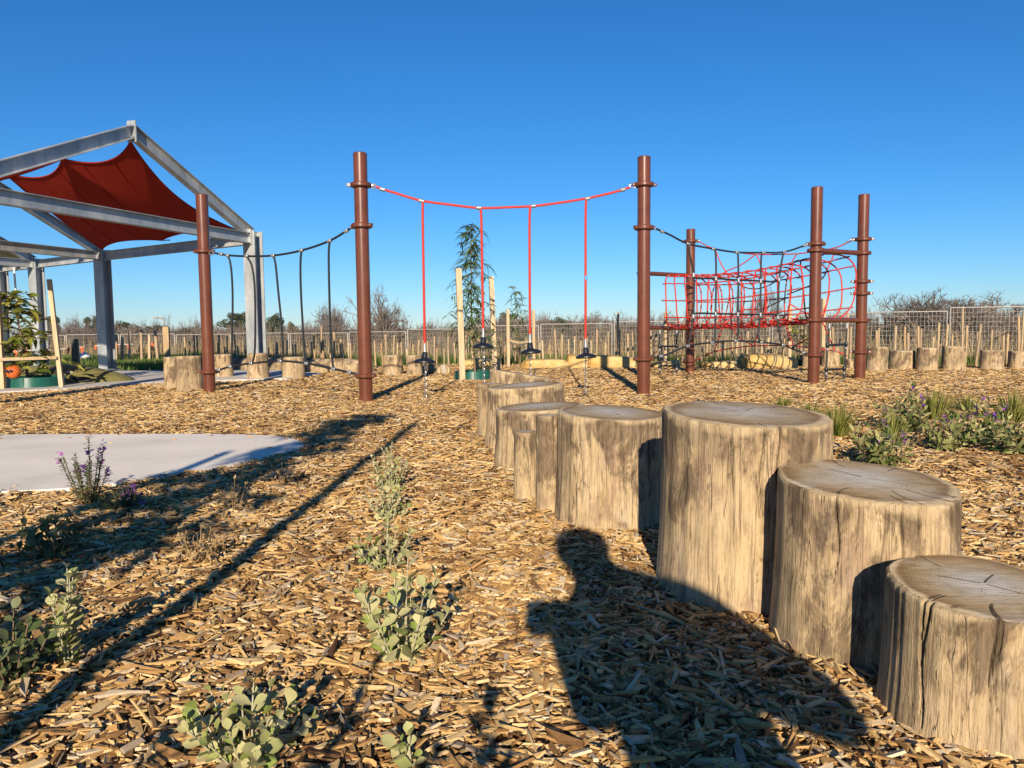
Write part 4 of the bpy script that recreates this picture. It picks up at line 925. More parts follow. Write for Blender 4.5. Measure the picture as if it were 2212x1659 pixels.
def shrub(name, label, cat, base, h, spread, nst, node, key, stem_mat, seed, group=None, indiv=True, leafang=.9, stemr=.0025, leafsc=1.0, pair=2, maxleaf=298, bare=.12, flowers=0, flmat='petal'):
    rs = random.Random(seed); base = Vector(base); e = empty(name, base, label, cat, group)
    var = LEAFV[key]; mbs = MB(); store = None if indiv else MB(); cnt = 0; tips = []
    for s in range(nst):
        az = 2 * math.pi * (s + rs.random() * .8) / nst; out = spread * (.25 + .75 * rs.random() ** .7); hh = h * (.6 + .4 * rs.random()) * (1 - .35 * (out / max(spread, 1e-3)) ** 2)
        if s == 0: out *= .15; hh = h
        p0 = base + Vector((math.cos(az), math.sin(az), 0)) * .012; tip = base + Vector((math.cos(az) * out, math.sin(az) * out, hh)); midp = base + Vector((math.cos(az) * out * .62, math.sin(az) * out * .62, hh * .45))
        path = cr([p0 - Vector((0, 0, .02)), midp, tip], 6); mbs.tube(path, [stemr * (1 - .6 * i / len(path)) for i in range(len(path))], 5)
        tips.append(tip); L = sum((path[i + 1] - path[i]).length for i in range(len(path) - 1)); nn = max(2, int(L / node)); sp = rs.random() * 3
        for k in range(nn + 1):
            f = bare + (1 - bare) * k / nn; q = f * (len(path) - 1); i = min(int(q), len(path) - 2); p = path[i].lerp(path[i + 1], q - i); t = (path[i + 1] - path[i]).normalized()
            for m in range(pair):
                if cnt >= maxleaf: break
                aa = sp + k * 1.57 + m * 2 * math.pi / pair + rs.uniform(-.4, .4); o1 = t.orthogonal().normalized(); o2 = t.cross(o1); side = o1 * math.cos(aa) + o2 * math.sin(aa)
                la = leafang * (1 - .45 * (k == nn)) + rs.uniform(-.25, .25); d = t * math.cos(la) + side * math.sin(la)
                add_leaf(store, e, var, p, d, t * 1.0 - side * .3 + Vector((rs.uniform(-.3, .3), rs.uniform(-.3, .3), 0)), leafsc * rs.uniform(.5, 1.2) * (.75 if k == nn else 1), rs, rs.uniform(-.4, .4)); cnt += 1
    part('stems', mbs, stem_mat, e)
    if store is not None: o = link('leaves', None, e) if False else part('leaves', store, {'silver': 'silver_leaf', 'dark': 'dark_leaf', 'lance': 'lance_leaf', 'dead': 'dead_leaf', 'needle': 'dark_leaf', 'broad': 'broad_leaf'}[key], e, ang=80); o['kind'] = 'stuff'
    if flowers:
        for s in range(flowers):
            tp_ = tips[s % len(tips)] + Vector((rs.uniform(-.015, .015), rs.uniform(-.015, .015), rs.uniform(-.05, .012))); mb = MB()
            for k in range(9):
                c = tp_ + Vector((rs.uniform(-.012, .012), rs.uniform(-.012, .012), rs.uniform(-.022, .022))); d = Vector((rs.uniform(-1, 1), rs.uniform(-1, 1), rs.uniform(-.5, 1))).normalized(); m = frame(d, (0, 0, 1)); w_ = .010
                mb.add([c + m @ Vector(q) for q in ((0, 0, 0), (-w_, w_, .002), (0, 2 * w_, 0), (w_, w_, .002))], [(0, 1, 2, 3)])
            part('flower', mb, flmat, e)
    return e
leaf_variants('silver', 'silver_leaf', .036, .027, 'obovate', curl=.1, fold=.25)
leaf_variants('dark', 'dark_leaf', .034, .024, 'obovate', curl=.1)
leaf_variants('lance', 'lance_leaf', .075, .027, 'lance', curl=.18)
leaf_variants('dead', 'dead_leaf', .024, .012, 'ovate', curl=.5)
leaf_variants('needle', 'dark_leaf', .018, .004, 'lance', curl=.1)
leaf_variants('broad', 'broad_leaf', .13, .045, 'ovate', curl=.35, fold=.5)
leaf_variants('gum', 'gum_leaf', .17, .022, 'lance', curl=.55)
SIL = 'silvery round-leaved shrubs'
def px_shrub(fn_label, name, xb, yb, yt, wd, cat, **kw):
    g = G(xb, yb); g.z = gzf(g.x, g.y); h = AT(xb, yt, g.y).z - g.z; sp = wd / 2 / FPX * g.y
    return shrub(name, fn_label, cat, g, h, sp, **kw)
S_ = dict(key='silver', stem_mat='silver_stem', group=SIL)
px_shrub('silvery shrub with large pale leaves at the bottom picture edge', 'silver_shrub', 535, 1650, 1475, 290, 'shrub', nst=18, node=.0225, seed=1, leafsc=.85, **S_)
px_shrub('bushy silvery shrub left of the photographer shadow', 'silver_shrub', 868, 1428, 1208, 255, 'shrub', nst=14, node=.028, seed=2, leafsc=1.0, **S_)
px_shrub('silvery shrub third from the front in the middle line', 'silver_shrub', 832, 1230, 1122, 150, 'shrub', nst=15, node=.025, seed=3, leafsc=.8, **S_)
px_shrub('small silvery shrub fourth from the front in the middle line', 'silver_shrub', 840, 1125, 1040, 115, 'shrub', nst=16, node=.0225, seed=4, leafsc=.72, **S_)
px_shrub('tall slim silvery shrub at the far end of the middle line', 'silver_shrub', 842, 1066, 960, 92, 'shrub', nst=15, node=.0225, seed=5, leafsc=.72, **S_)
px_shrub('upright silvery shrub lit by sun in the left foreground', 'silver_shrub', 150, 1448, 1228, 95, 'shrub', nst=11, node=.020, seed=6, leafsc=.85, **S_)
px_shrub('small silvery sprout at the bottom edge right of the large shrub', 'silver_shrub', 885, 1668, 1590, 60, 'shrub', nst=4, node=.022, seed=7, leafsc=1.0, **S_)
px_shrub('dark green shrub in tree shade at the left picture edge', 'shade_shrub', 25, 1490, 1320, 200, 'shrub', nst=18, node=.024, seed=8, key='dark', stem_mat='stem', leafsc=1.05)
px_shrub('dark green shrub in tree shade behind the upright silvery one', 'shade_shrub', 118, 1218, 1105, 170, 'shrub', nst=18, node=.024, seed=9, key='dark', stem_mat='stem', leafsc=1.1)
px_shrub('withered brown shrub in the middle of the left bed', 'dead_shrub', 432, 1218, 1135, 110, 'shrub', nst=22, node=.03, seed=10, key='dead', stem_mat='dead_leaf', group='withered shrubs', stemr=.002, maxleaf=200)
px_shrub('small withered tan shrub nearer the concrete path', 'dead_shrub', 505, 1105, 1035, 80, 'shrub', nst=16, node=.035, seed=11, key='dead', stem_mat='dead_leaf', group='withered shrubs', stemr=.002, maxleaf=150)
px_shrub('withered dark shrub by the tip of the concrete path', 'dead_shrub', 605, 1048, 1005, 90, 'shrub', nst=18, node=.035, seed=12, key='dead', stem_mat='stem', group='withered shrubs', stemr=.002, maxleaf=150)
px_shrub('upright bush with purple flowers beside the concrete path', 'flowering_bush', 192, 1088, 948, 115, 'bush', nst=14, node=.011, seed=13, key='needle', stem_mat='stem', indiv=False, maxleaf=2200, flowers=8, pair=4, leafsc=1.5, flmat='pink')
px_shrub('low spreading bush with few purple flowers beside the upright one', 'flowering_bush', 268, 1103, 1058, 120, 'bush', nst=20, node=.012, seed=14, key='needle', stem_mat='stem', indiv=False, maxleaf=2000, flowers=4, pair=4, leafsc=1.5, flmat='pink')
# behind the frame edge, at the photographer's feet: they cast the shadows at the bottom
for k, (x, y, h, sp) in enumerate([(-.36, .26, .50, .15), (-.10, .22, .46, .13), (-.62, .35, .40, .14)]):
    shrub('silver_shrub', ['silvery shrub just below the picture, left of the camera', 'silvery shrub just below the picture, under the camera', 'silvery shrub just below the picture, furthest left'][k], 'shrub', (x, y, gzf(x, y)), h, sp, nst=12, node=.03, seed=30 + k, indiv=False, maxleaf=420, leafsc=1.2, **S_)
LAN = 'purple-flowered lance-leaved plants'
px_shrub('leafy green plant right behind the tallest stump', 'lance_plant', 1905, 1010, 905, 170, 'plant', nst=24, node=.034, seed=15, key='lance', stem_mat='stem', group=LAN, flowers=5, leafsc=.95)
px_shrub('tall purple-flowered plant at the top of the right bed', 'lance_plant', 1965, 935, 835, 150, 'plant', nst=22, node=.036, seed=16, key='lance', stem_mat='stem', group=LAN, flowers=8, leafsc=.9)
px_shrub('purple-flowered plant towards the right edge of the bed', 'lance_plant', 2120, 965, 868, 190, 'plant', nst=24, node=.036, seed=17, key='lance', stem_mat='stem', group=LAN, flowers=9, leafsc=.9)
px_shrub('spreading green plant cut by the right picture edge', 'lance_plant', 2215, 985, 890, 170, 'plant', nst=22, node=.036, seed=18, key='lance', stem_mat='stem', group=LAN, flowers=4, leafsc=.95)
px_shrub('dark leafy plant in the middle of the right bed', 'lance_plant', 2040, 975, 895, 130, 'plant', nst=20, node=.036, seed=19, key='lance', stem_mat='stem', group=LAN, flowers=2, leafsc=.85)
def tuft(label, xb, yb, yt, wd, nb, seed, name='grass_tuft', mat='grass_blade', group='grass tufts in the right bed'):
    g = G(xb, yb); g.z = gzf(g.x, g.y); h = AT(xb, yt, g.y).z; sp = wd / 2 / FPX * g.y; rs = random.Random(seed); mb = MB()
    for i in range(nb):
        az = rs.uniform(0, 6.283); o = sp * rs.random() ** .6; L = h * rs.uniform(.55, 1.1); b0 = g + Vector((math.cos(az) * o * .3, math.sin(az) * o * .3, -.01)); tp_ = g + Vector((math.cos(az) * o, math.sin(az) * o, L * (1 - .35 * (o / sp) ** 2))); md = b0.lerp(tp_, .55) + Vector((0, 0, L * .12)); s = Vector((-math.sin(az + rs.uniform(-1, 1)), math.cos(az), 0)).normalized() * .0032
        mb.add([b0 - s, b0 + s, md + s * .8, md - s * .8, tp_], [(0, 1, 2, 3), (3, 2, 4)])
    return single(name, mb, mat, g, label, 'grass tuft', group, False)
tuft('yellow green grass tuft against the tallest stump', 1805, 945, 862, 130, 320, 1); tuft('thin grass tuft between the tallest stump and the yellow tuft', 1748, 915, 858, 90, 150, 2); tuft('spiky grass tuft among the leafy plants', 1925, 965, 872, 90, 160, 3)
tuft('large grass tuft behind the tall purple-flowered plant', 2015, 910, 834, 130, 300, 4); tuft('grass tuft near the right picture edge', 2185, 915, 840, 120, 220, 5); tuft('small low grass tuft left of the bed', 1690, 880, 850, 70, 90, 6); tuft('upright narrow grass tuft behind the flowers at right', 2090, 890, 845, 90, 150, 7)

def sapling(name, label, base, h, r0, nbr, leafkey, mat, seed, crown0=.25, br_len=.35, droop=.5, leafsc=1.0, nl=14, group=None, lean=(0, 0), top_sparse=True, upb=.5):
    rs = random.Random(seed); base = Vector(base); e = empty(name, base, label, 'tree', group); mbt = MB(); mbl = MB(); var = LEAFV[leafkey]
    trunk = [base + Vector((lean[0] * t + .02 * math.sin(5 * t + seed), lean[1] * t + .02 * math.cos(4 * t), h * t - .05 * (t == 0))) for t in np.linspace(0, 1, 12)]
    mbt.tube(trunk, [r0 * (1 - .85 * i / 11) for i in range(12)], 7); part('trunk', mbt, 'stem', e)
    mbb = MB()
    for b in range(nbr):
        f = crown0 + (1 - crown0) * (b + rs.random()) / nbr; q = f * 11; i = min(10, int(q)); p = Vector(trunk[i]).lerp(Vector(trunk[i + 1]), q - i); az = b * 2.4 + rs.uniform(-.5, .5)
        L = br_len * (1.1 - .75 * (f - crown0) / (1 - crown0)) * rs.uniform(.6, 1.15); d = Vector((math.cos(az), math.sin(az), upb)).normalized(); tip = p + d * L + Vector((0, 0, -droop * L * .4)); md = p + d * L * .55 + Vector((0, 0, .04 * L))
        path = cr([p, md, tip], 5); mbb.tube(path, [.004 * (1 - .08 * k) for k in range(len(path))], 4)
        for k in range(nl):
            u = .15 + .85 * k / nl; q2 = u * (len(path) - 1); j = min(int(q2), len(path) - 2); pp2 = path[j].lerp(path[j + 1], q2 - j); a2 = rs.uniform(0, 6.28); dd = (Vector((math.cos(a2), math.sin(a2), rs.uniform(-.2, .6) - droop * .6)) + d * .4).normalized()
            add_leaf(mbl, e, var, pp2, dd, (rs.uniform(-.4, .4), rs.uniform(-.4, .4), 1), leafsc * rs.uniform(.65, 1.1), rs, rs.uniform(-.6, .6))
    part('branches', mbb, 'stem', e); o = part('crown', mbl, mat, e, ang=80); o['kind'] = 'stuff'; return e
sapling('gum_sapling', 'tall thin gum sapling with hanging leaves between two stakes', (pc2.x + .02, pc2.y, 0), AT(1015, 487, pc2.y).z, .016, 60, 'gum', 'gum_leaf', 3, crown0=.16, br_len=.42, droop=.9, nl=14, lean=(-.06, 0))
q = AT(1125, 795, 13.6); sapling('gum_sapling', 'small sparse gum sapling right of the tall one', (q.x, q.y, 0), AT(1110, 622, 13.6).z, .011, 26, 'gum', 'gum_leaf', 4, crown0=.12, br_len=.32, droop=.9, nl=8, lean=(-.1, 0))
sapling('bushy_sapling', 'bushy broad-leaved sapling in the left planter', (pc.x, pc.y - .12, 0), AT(50, 640, pc.y).z, .02, 36, 'broad', 'broad_leaf', 5, crown0=.12, br_len=.58, droop=.7, leafsc=1.5, nl=8, lean=(-.14, 0), upb=.55)
mb = MB(); mb.tube([AT(64, 835, pc.y - .02), AT(40, 700, pc.y - .02), AT(30, 578, pc.y)], .012, 8); single('pole', mb, 'white', AT(64, 835, pc.y), 'slim white pole leaning behind the bushy left sapling', 'pole')
sapling('bushy_sapling', 'young green sapling behind the rope tunnel', (pc3.x, pc3.y, 0), AT(1722, 688, pc3.y).z, .012, 14, 'broad', 'broad_leaf', 6, crown0=.3, br_len=.32, droop=.3, leafsc=.95, nl=7)
st = AT(1704, 790, 13.0); stake_post('tree_stake', 'tall timber stake behind the right end of the rope tunnel', st.x, st.y, AT(1709, 660, 13.0).z, .055); st = AT(1437, 790, 13.2); stake_post('tree_stake', 'tall timber stake behind the left rope ladder', st.x, st.y, AT(1430, 675, 13.2).z, .05)
st = AT(1776, 790, 12.9); stake_post('tree_stake', 'tall timber stake behind the gap between the right net posts', st.x, st.y, AT(1776, 645, 12.9).z, .055)
# staked tree behind the photographer: its long shadow crosses the left foreground
sapling('shade_tree', 'young leafy tree behind the photographer, seen by its shadow', (-1.62, -.75, gzf(-1.62, -.75)), 2.6, .022, 58, 'broad', 'broad_leaf', 8, crown0=.14, br_len=.56, droop=.35, leafsc=1.4, nl=18, lean=(.2, 0))
stake_post('tree_stake', 'tall stake behind the photographer casting the narrow shadow', -.95, -.45, 2.32, .055, rz=.1)
stake_post('tree_stake', 'stake left of the tree behind the photographer', -1.85, -.6, 1.9, .055, rz=.1)

# ------------------------------------------------------------------ stake fence
def fence_stakes():
    rs = random.Random(9); var = []
    for k in range(14):
        r = rs.uniform(.014, .023); mb = MB(); pts = [Vector((.006 * math.sin(3 * t + k), .006 * math.cos(2 * t + k), t)) for t in (-.25, .3, .65, .97, 1.0)]
        mb.tube(pts, [r, r * 1.02, r * .97, r, r * .75], 8); var.append(mb.mesh('timber_stake', M['stake'], (0, 0, 0), True, 50))
    xs = -7.45; i = 0
    while xs < 9.2:
        y = float(yline(xs)) + (.0 if i % 2 else .16) + rs.uniform(-.05, .05); nearr = sstep(-2, 8, xs)
        h = (rs.choice([.42, .46, .52, .58, .62]) + .06 * float(nearr)) * rs.uniform(.93, 1.08)
        if rs.random() < .12: h *= rs.uniform(1.25, 1.6)
        if rs.random() < .15: h *= .75
        o = link('timber_stake', var[rs.randrange(14)], None, (xs, y, gzf(xs, y))); o.scale = (1, 1, h); o.rotation_euler = (rs.gauss(0, .02), rs.gauss(0, .025), rs.uniform(0, 6))
        tag(o, 'thin round timber stake in the long low stake fence', 'stake', 'stakes of the low fence'); xs += rs.uniform(.075, .14) * (1.0 if xs > -3 else 1.15); i += 1
fence_stakes()
# temporary mesh fence
def mesh_fence():
    W_, H_ = 2.4, 1.9; mbf = MB()
    for x in (0.02, W_ - .02): mbf.tube([(x, 0, -.05), (x, 0, H_)], .021, 8)
    for z in (.12, H_): mbf.tube([(0.02, 0, z), (W_ - .02, 0, z)], .018, 8)
    fm = mbf.mesh('frame', M['fence_steel']); mw = MB()
    for i in range(1, 24): mw.box((W_ * i / 24, 0, (H_ + .12) / 2), (.0042, .0042, H_ - .12))
    for j in range(1, 13): mw.box((W_ / 2, .006, .12 + (H_ - .12) * j / 13), (W_ - .04, .0042, .0042))
    wm = mw.mesh('mesh_wires', M['fence_steel'], (0, 0, 0), False)
    kn = [(-500, 727, 33), (0, 724, 31), (387, 722.5, 29.5), (720, 716.5, 28), (1000, 706, 26), (1400, 692, 24.5), (1780, 677, 23.2), (2080, 665.5, 22), (2300, 657, 21.2), (2700, 640, 20)]
    P = [AT(x, y, d) for x, y, d in kn]; cur = P[0].copy(); i = 0; k = 0
    def at_len(s):
        acc = 0
        for a, b in zip(P[:-1], P[1:]):
            l = (b - a).to_2d().length
            if s <= acc + l: return a.lerp(b, (s - acc) / l)
            acc += l
        return None
    s = 0
    while True:
        a, b = at_len(s), at_len(s + W_)
        if a is None or b is None: break
        dz = rnd.uniform(-.04, .04)
        e = empty('fence_panel', (a.x, a.y, a.z - H_ + dz), 'galvanised wire mesh fence panel beyond the stakes', 'fence panel', 'temporary mesh fence panels')
        e.rotation_euler = (0, 0, math.atan2(b.y - a.y, b.x - a.x)); link('frame', fm, e); link('mesh_wires', wm, e); s += W_ + .04
mesh_fence()

# ------------------------------------------------------------------ grass and far vegetation
def blades(name, label, n, region, hmin, hmax, wd, mat, seed):
    rs = np.random.RandomState(seed); x, y = region(rs, n); z = gz(x, y); h = rs.uniform(hmin, hmax, len(x)); az = rs.uniform(0, 6.283, len(x)); ln = rs.uniform(.0, .45, len(x)) * h; az2 = rs.uniform(0, 6.283, len(x))
    w_ = wd * rs.uniform(.6, 1.3, len(x)); dx, dy = np.cos(az) * w_, np.sin(az) * w_
    V = np.stack([np.stack([x - dx, y - dy, z - .04], 1), np.stack([x + dx, y + dy, z - .04], 1), np.stack([x + ln * np.cos(az2), y + ln * np.sin(az2), z + h], 1)], 1).reshape(-1, 3)
    F = np.arange(len(V)).reshape(-1, 3); o = link(name, np_mesh(name, V, F, M[mat])); tag(o, label, 'grass', None, 'stuff')
def reg_band(a, b, x0=-14, x1=12):
    def f(rs, n):
        x = rs.uniform(x0, x1, n); return x, yline(x) + rs.uniform(a, b, n)
    return f
blades('green_grass', 'green grass growing behind and between the fence stakes', 38000, reg_band(.05, 3.0, -8.6, 12), .06, .25, .009, 'lawn', 1)
def lawn_reg(rs, n):
    x = rs.uniform(-16, -5.0, n); return x, rs.uniform(14.6, 22, n)
def lr(rs, n):
    x, y = lawn_reg(rs, n); k = ~poly_in(x, y, plaza) & (y > np.interp(x, [-16, -8, -5], [14.4, 14.4, 15.0])); return x[k], y[k]
blades('lawn_grass', 'short green lawn behind the steel shelter', 30000, lr, .04, .11, .010, 'lawn', 2)
blades('dry_grass', 'tall dry straw grass in the field behind the stakes', 26000, reg_band(1.5, 10, -20, 16), .35, .95, .010, 'dry', 3)

def bare_bush_meshes():
    out = []
    for sd in range(3):
        rs = random.Random(50 + sd); mbt = MB(); mbw = MB()
        def grow(p, d, L, r, depth, mb):
            n = 3; pts = [p]; q = p; dd = d
            for i in range(n):
                dd = (dd + Vector((rs.gauss(0, .16), rs.gauss(0, .16), rs.gauss(0.03, .10)))).normalized(); q = q + dd * L / n; pts.append(q)
            mb.tube(pts, [r, r * .85, r * .7, r * .55], 5 if depth > 2 else 3, caps=False)
            if depth == 0: return
            for k in range(3 if depth < 4 else 4):
                f = rs.uniform(.35, 1.0); i = min(2, int(f * 3)); b = Vector(pts[i]).lerp(Vector(pts[i + 1]), f * 3 - i); ax = Vector((rs.gauss(0, 1), rs.gauss(0, 1), rs.gauss(.25, .7))).normalized()
                grow(b, (dd * .75 + ax * .75).normalized(), L * rs.uniform(.5, .78), r * .6, depth - 1, mbt if depth > 4 else mbw)
        for s in range(5):
            a = s * 1.257 + rs.random(); grow(Vector((.12 * math.cos(a), .12 * math.sin(a), -.1)), Vector((.55 * math.cos(a), .55 * math.sin(a), 1)).normalized(), 1.0, .05, 5, mbt)
        zz = float(np.percentile([v[2] for v in mbw.v], 97))
        for m_ in (mbt, mbw): m_.v = [(v[0] / zz, v[1] / zz, v[2] / zz) for v in m_.v]
        out.append((mbt.mesh('trunk', M['twig'], (0, 0, 0), False), mbw.mesh('crown', M['twig'], (0, 0, 0), False)))
    return out
BUSH = bare_bush_meshes(); BW = []
for m_ in BUSH:
    q_ = np.array([v.co.x for v in m_[1].vertices]); BW.append(float(np.percentile(q_, 97) - np.percentile(q_, 3)))
def tree_copy(name, label, cat, group, meshes, p, sc, rz):
    e = empty(name, p, label, cat, group); e.scale = sc; e.rotation_euler = (0, 0, rz); link('trunk', meshes[0], e); link('crown', meshes[1], e); return e
def far_bush(label, x, ytop, wd_px, d, k, group='bare shrubs beyond the fence', name='bare_bush'):
    g = AT(x, 706, d); z = gzf(g.x, g.y) - .05; h = AT(x, ytop, d).z - z; wdm = wd_px / FPX * d; meshes = BUSH[k % 3]
    w0 = BW[k % 3]
    return tree_copy(name, label, 'bush', group, meshes, (g.x, d, z), (wdm / w0, wdm / w0, h), rnd.uniform(0, 6.28))
far_bush('round bare bush between the rope walk and the tall left post', 710, 668, 95, 42, 0); far_bush('largest bare bush, right behind the tall left post', 830, 638, 100, 40, 1); far_bush('bare bush seen through the rope tunnel', 1645, 636, 90, 38, 2)
far_bush('tall bare bush right of the rightmost post, with open top', 1995, 640, 170, 36, 3); far_bush('broad bare bush near the right picture edge', 2110, 648, 230, 36, 0); far_bush('bare brown bush behind the left sapling stakes', 178, 693, 80, 48, 2)
r2 = random.Random(77)
for i, x in enumerate(range(-60, 2420, 36)):
    yt = float(np.interp(x, [0, 300, 450, 760, 950, 1100, 1400, 1700, 1850, 2000, 2400], [712, 708, 705, 708, 700, 692, 690, 690, 680, 672, 662])) + r2.uniform(-9, 7)
    far_bush('bare grey brown bush in the long hedge line beyond the fence', x + r2.uniform(-10, 10), yt, r2.uniform(50, 95), r2.uniform(36, 52), r2.randrange(4), 'hedge of bare bushes')
def evergreen_meshes(sd, mat, gaps=.35, leaf=.07):
    rs = random.Random(sd); nr = np.random.RandomState(sd); mb = MB(); mb.tube([(0, 0, -.08), (.01, 0, .3), (.03, .01, .55)], [.035, .028, .014], 7)
    for k in range(7):
        a = k * .9; mb.tube([(.01, 0, .3 + .03 * k), (.12 * math.cos(a), .12 * math.sin(a), .5 + .03 * k), (.26 * math.cos(a), .26 * math.sin(a), .62 + .04 * k)], [.014, .01, .005], 5)
    V = []; 
    for c in range(26):
        a = rs.uniform(0, 6.28); rr = .36 * rs.random() ** .5; zz = rs.uniform(.42, .9); lim = 1 - ((zz - .6) / .5) ** 2; cc = np.array([rr * math.cos(a) * lim, rr * math.sin(a) * lim, zz]); s = rs.uniform(.07, .14)
        n = 170; d = nr.normal(0, 1, (n, 3)); d /= np.linalg.norm(d, axis=1)[:, None]; p = cc + d * (s * nr.uniform(.45, 1, n) ** .5)[:, None] * [1.1, 1.1, .75]
        a1 = nr.normal(0, 1, (n, 3)); a1 /= np.linalg.norm(a1, axis=1)[:, None]; b1 = np.cross(a1, d); sz = leaf * .35 * nr.uniform(.5, 1.2, n)[:, None]
        V.append(np.stack([p - a1 * sz, p + b1 * sz * .6, p + a1 * sz, p - b1 * sz * .6], 1))
    V = np.concatenate(V).reshape(-1, 3); V[:, 2] = V[:, 2] / V[:, 2].max()
    return mb.mesh('trunk', M['twig']), np_mesh('crown', V, np.arange(len(V)).reshape(-1, 4), M[mat])
EV = [evergreen_meshes(1, 'far_leaf'), evergreen_meshes(2, 'far_leaf'), evergreen_meshes(3, 'far_olive')]
for k, (x, yt, wd, d, m, lb) in enumerate([(512, 671, 74, 60, 0, 'dark round evergreen tree left of the shelter column'), (592, 674, 44, 62, 1, 'dark evergreen tree right of the shelter column'), (630, 693, 30, 45, 2, 'small olive tree beneath the rope walk'), (272, 691, 62, 60, 1, 'spreading gum tree left of the short brown post'),
        (205, 680, 46, 60, 0, 'dark pine-like tree behind the middle shelter column'), (112, 677, 44, 60, 1, 'small gum tree behind the left sapling'), (335, 700, 60, 62, 0, 'low dark tree under the far lamp post'), (1102, 672, 58, 44, 0, 'dark bushy tree behind the small middle sapling'), (1215, 683, 60, 48, 1, 'dark low tree behind the third disc rope'), (1180, 690, 60, 50, 0, 'dark low evergreen behind the fence near the third disc'), (400, 705, 70, 60, 1, 'low dark tree behind the short brown post')]):
    g = AT(x, 706, d); z = gzf(g.x, d); h = AT(x, yt, d).z - z; tree_copy('evergreen_tree', lb, 'tree', 'evergreen trees on the skyline', EV[m], (g.x, d, z), (wd / FPX * d / .78, wd / FPX * d / .78, h), k * 1.3)
# far lamp post
g = AT(357, 760, 55); z = gzf(g.x, 55); ht = AT(357, 686, 55).z; e = empty('street_lamp', (g.x, 55, z), 'thin grey street lamp far away left of the short brown post', 'street lamp')
mb = MB(); mb.tube(cr([(g.x, 55, z - .2), (g.x, 55, ht - .3), (g.x - .15, 55, ht - .03), (g.x - .7, 55, ht)], 5), .06, 8); part('pole', mb, 'fence_steel', e)
mb = MB(); mb.box((g.x - .8, 55, ht), (.35, .12, .06)); part('lamp_head', mb, 'fence_steel', e)
# staked young plants and flag bunting at left
r3 = random.Random(5)
for k, (x, yb, yt) in enumerate([(235, 775, 728), (251, 777, 722), (264, 775, 728), (280, 776, 715), (306, 778, 712), (322, 776, 722), (341, 776, 714), (362, 782, 706)]):
    p = AT(x, yb, 18.2 if k < 7 else 16.9); stake_post('garden_stake', 'timber stake beside a young conifer on the shelter lawn' if k < 7 else 'taller timber stake at the left start of the stake fence', p.x, p.y, AT(x, yt, p.y).z, .05 if k < 7 else .12, 'stake', 'stakes on the shelter lawn' if k < 7 else None, (r3.uniform(-.04, .04), 0))
for k, (x, yt) in enumerate([(266, 742), (305, 745), (330, 748)]):
    p = AT(x, 777, 18.6); h = AT(x, yt, 18.6).z; mb = MB(); rs = random.Random(k); e = empty('young_conifer', (p.x, 18.6, 0), ['young dark conifer, left of three on the lawn', 'young dark conifer, middle of three on the lawn', 'young dark conifer, right of three on the lawn'][k], 'shrub')
    mt = MB(); mt.tube([(p.x, 18.6, -.03), (p.x, 18.6, h)], .012, 5); part('trunk', mt, 'stem', e)
    for i in range(420):
        t = rs.random(); r = .19 * (1 - t) ** .8 * rs.uniform(.4, 1); a = rs.uniform(0, 6.28); c = Vector((p.x + r * math.cos(a), 18.6 + r * math.sin(a), .04 + t * (h - .04))); d = Vector((math.cos(a), math.sin(a), .3)).normalized() * .05; s = Vector((-math.sin(a), math.cos(a), 0)) * .012
        mb.add([c - s, c + s, c + d], [(0, 1, 2)])
    o = part('crown', mb, 'far_leaf', e, False); o['kind'] = 'stuff'
def bunting(label, pts, flags):
    P = [AT(x, y, 19.0) for x, y in pts]; e = empty('flag_bunting', P[0], label, 'bunting'); mb = MB(); mb.tube(cr(P, 5), .006, 4); part('string', mb, 'white', e)
    for x, y, sz in flags:
        c = AT(x, y, 19.0); s = sz / FPX * 19; mb = MB(); tw = rnd.uniform(-.5, .5); ax = Vector((math.cos(tw), math.sin(tw), 0)); ny = Vector((-ax.y, ax.x, 0)) * .004
        vs = [c - ax * s * .5, c + ax * s * .5, c + ax * s * .1 - Vector((0, 0, s * 1.7)), c - ax * s * .12 - Vector((0, 0, s * 1.6))]; mb.add([v + ny for v in vs] + [v - ny for v in vs], [(0, 1, 2, 3), (7, 6, 5, 4), (0, 4, 5, 1), (1, 5, 6, 2), (2, 6, 7, 3), (3, 7, 4, 0)]); part('flag', mb, 'orange', e, False)
bunting('string of orange plastic flags across the lawn behind the shelter', [(20, 760), (60, 757), (143, 753), (180, 749), (205, 747), (250, 744), (300, 743), (330, 740), (365, 734)], [(34, 757, 8), (55, 756, 8), (147, 751, 8), (177, 749, 9), (206, 746, 6), (253, 744, 6), (278, 745, 8), (305, 742, 9), (329, 740, 7), (361, 735, 8)])
for k, (x, y) in enumerate([(181, 765), (1000, 0)][:1]):
    p = AT(x, 777, 19.5); mb = MB(); mb.lathe([(.12, -.01), (.16, .06), (.1, .16), (.0001, .2)], (p.x, p.y, gzf(p.x, p.y)), 9); single('plastic_bag', mb, 'white', (p.x, p.y, gzf(p.x, p.y)), 'crumpled white bag on the lawn behind the bollard', 'bag')

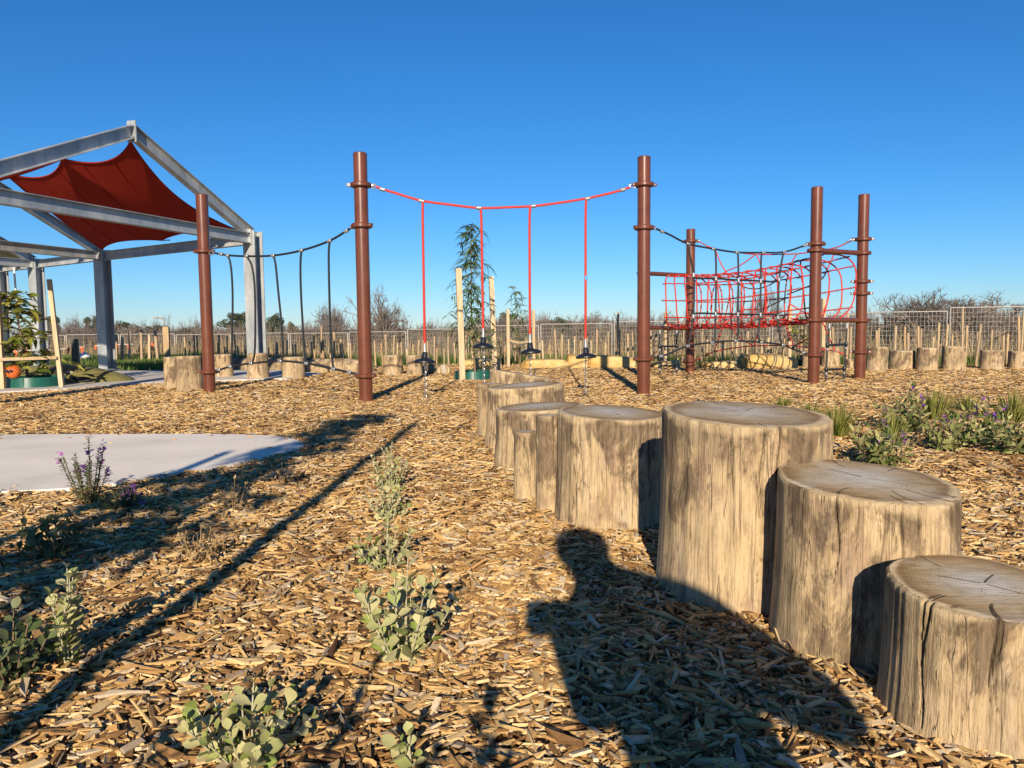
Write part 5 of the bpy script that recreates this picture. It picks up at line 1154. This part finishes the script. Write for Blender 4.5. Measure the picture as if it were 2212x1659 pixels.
# ------------------------------------------------------------------ the photographer, kneeling behind the camera
def person():
    base = Vector((.30, -.55, 0)); e = empty('person', base, 'person in dark clothes kneeling behind the camera, seen by shadow', 'person')
    J = [((.28, -.62, .30), .15), ((.27, -.55, .52), .14), ((.24, -.47, .74), .155), ((.18, -.42, .90), .125), ((.135, -.39, .97), .052), ((.115, -.385, 1.03), .092), ((.105, -.38, 1.09), .10), ((.105, -.38, 1.15), .06),   # 0-7 pelvis..head
         ((.06, -.42, .84), .07), ((.085, -.42, .68), .055), ((.04, -.20, .74), .040), ((.025, -.07, .76), .034),   # 8-11 left arm
         ((.39, -.43, .84), .08), ((.54, -.42, .67), .065), ((.30, -.24, .70), .042), ((.09, -.09, .74), .034),   # 12-15 right arm
         ((.20, -.58, .30), .11), ((.14, -.26, .50), .085), ((.15, -.46, .12), .06), ((.15, -.30, .04), .045),    # 16-19 left leg
         ((.40, -.58, .30), .12), ((.55, -.34, .52), .09), ((.52, -.54, .12), .065), ((.52, -.38, .04), .05)]     # 20-23 right leg
    E = [(0, 1), (1, 2), (2, 3), (3, 4), (4, 5), (5, 6), (6, 7), (3, 8), (8, 9), (9, 10), (10, 11), (3, 12), (12, 13), (13, 14), (14, 15), (0, 16), (16, 17), (17, 18), (18, 19), (0, 20), (20, 21), (21, 22), (22, 23)]
    me = bpy.data.meshes.new('body'); me.from_pydata([Vector(p) - base for p, r in J], E, []); me.materials.append(M['jacket'])
    o = link('body', me, e); md = o.modifiers.new('skin', 'SKIN'); sk = me.skin_vertices[0].data
    for i, (p, r) in enumerate(J): sk[i].radius = (r, r)
    sk[0].use_root = True; o.modifiers.new('sub', 'SUBSURF').levels = 2; o.modifiers['sub'].render_levels = 2
    mb = MB(); mb.box((.045, -.012, .70), (.16, .009, .078), 0); ph = single('phone', mb, 'black_metal', (.045, -.012, .70), 'dark phone held sideways by the photographer', 'phone', smooth=False)
    mb = MB()
    for i in range(4): mb.tube(cr([(.025 + .004 * i, -.075, .755 - .012 * i), (.0 - .01, -.05, .752 - .014 * i), (-.043, -.022, .738 - .017 * i)], 4), [.010] * 8 + [.007], 7)
    for i in range(4): mb.tube(cr([(.09, -.085, .735 - .012 * i), (.125, -.06, .735 - .014 * i), (.134, -.022, .730 - .017 * i)], 4), [.010] * 8 + [.007], 7)
    part('fingers', mb, 'dead_leaf', e)
person()
build_chips()
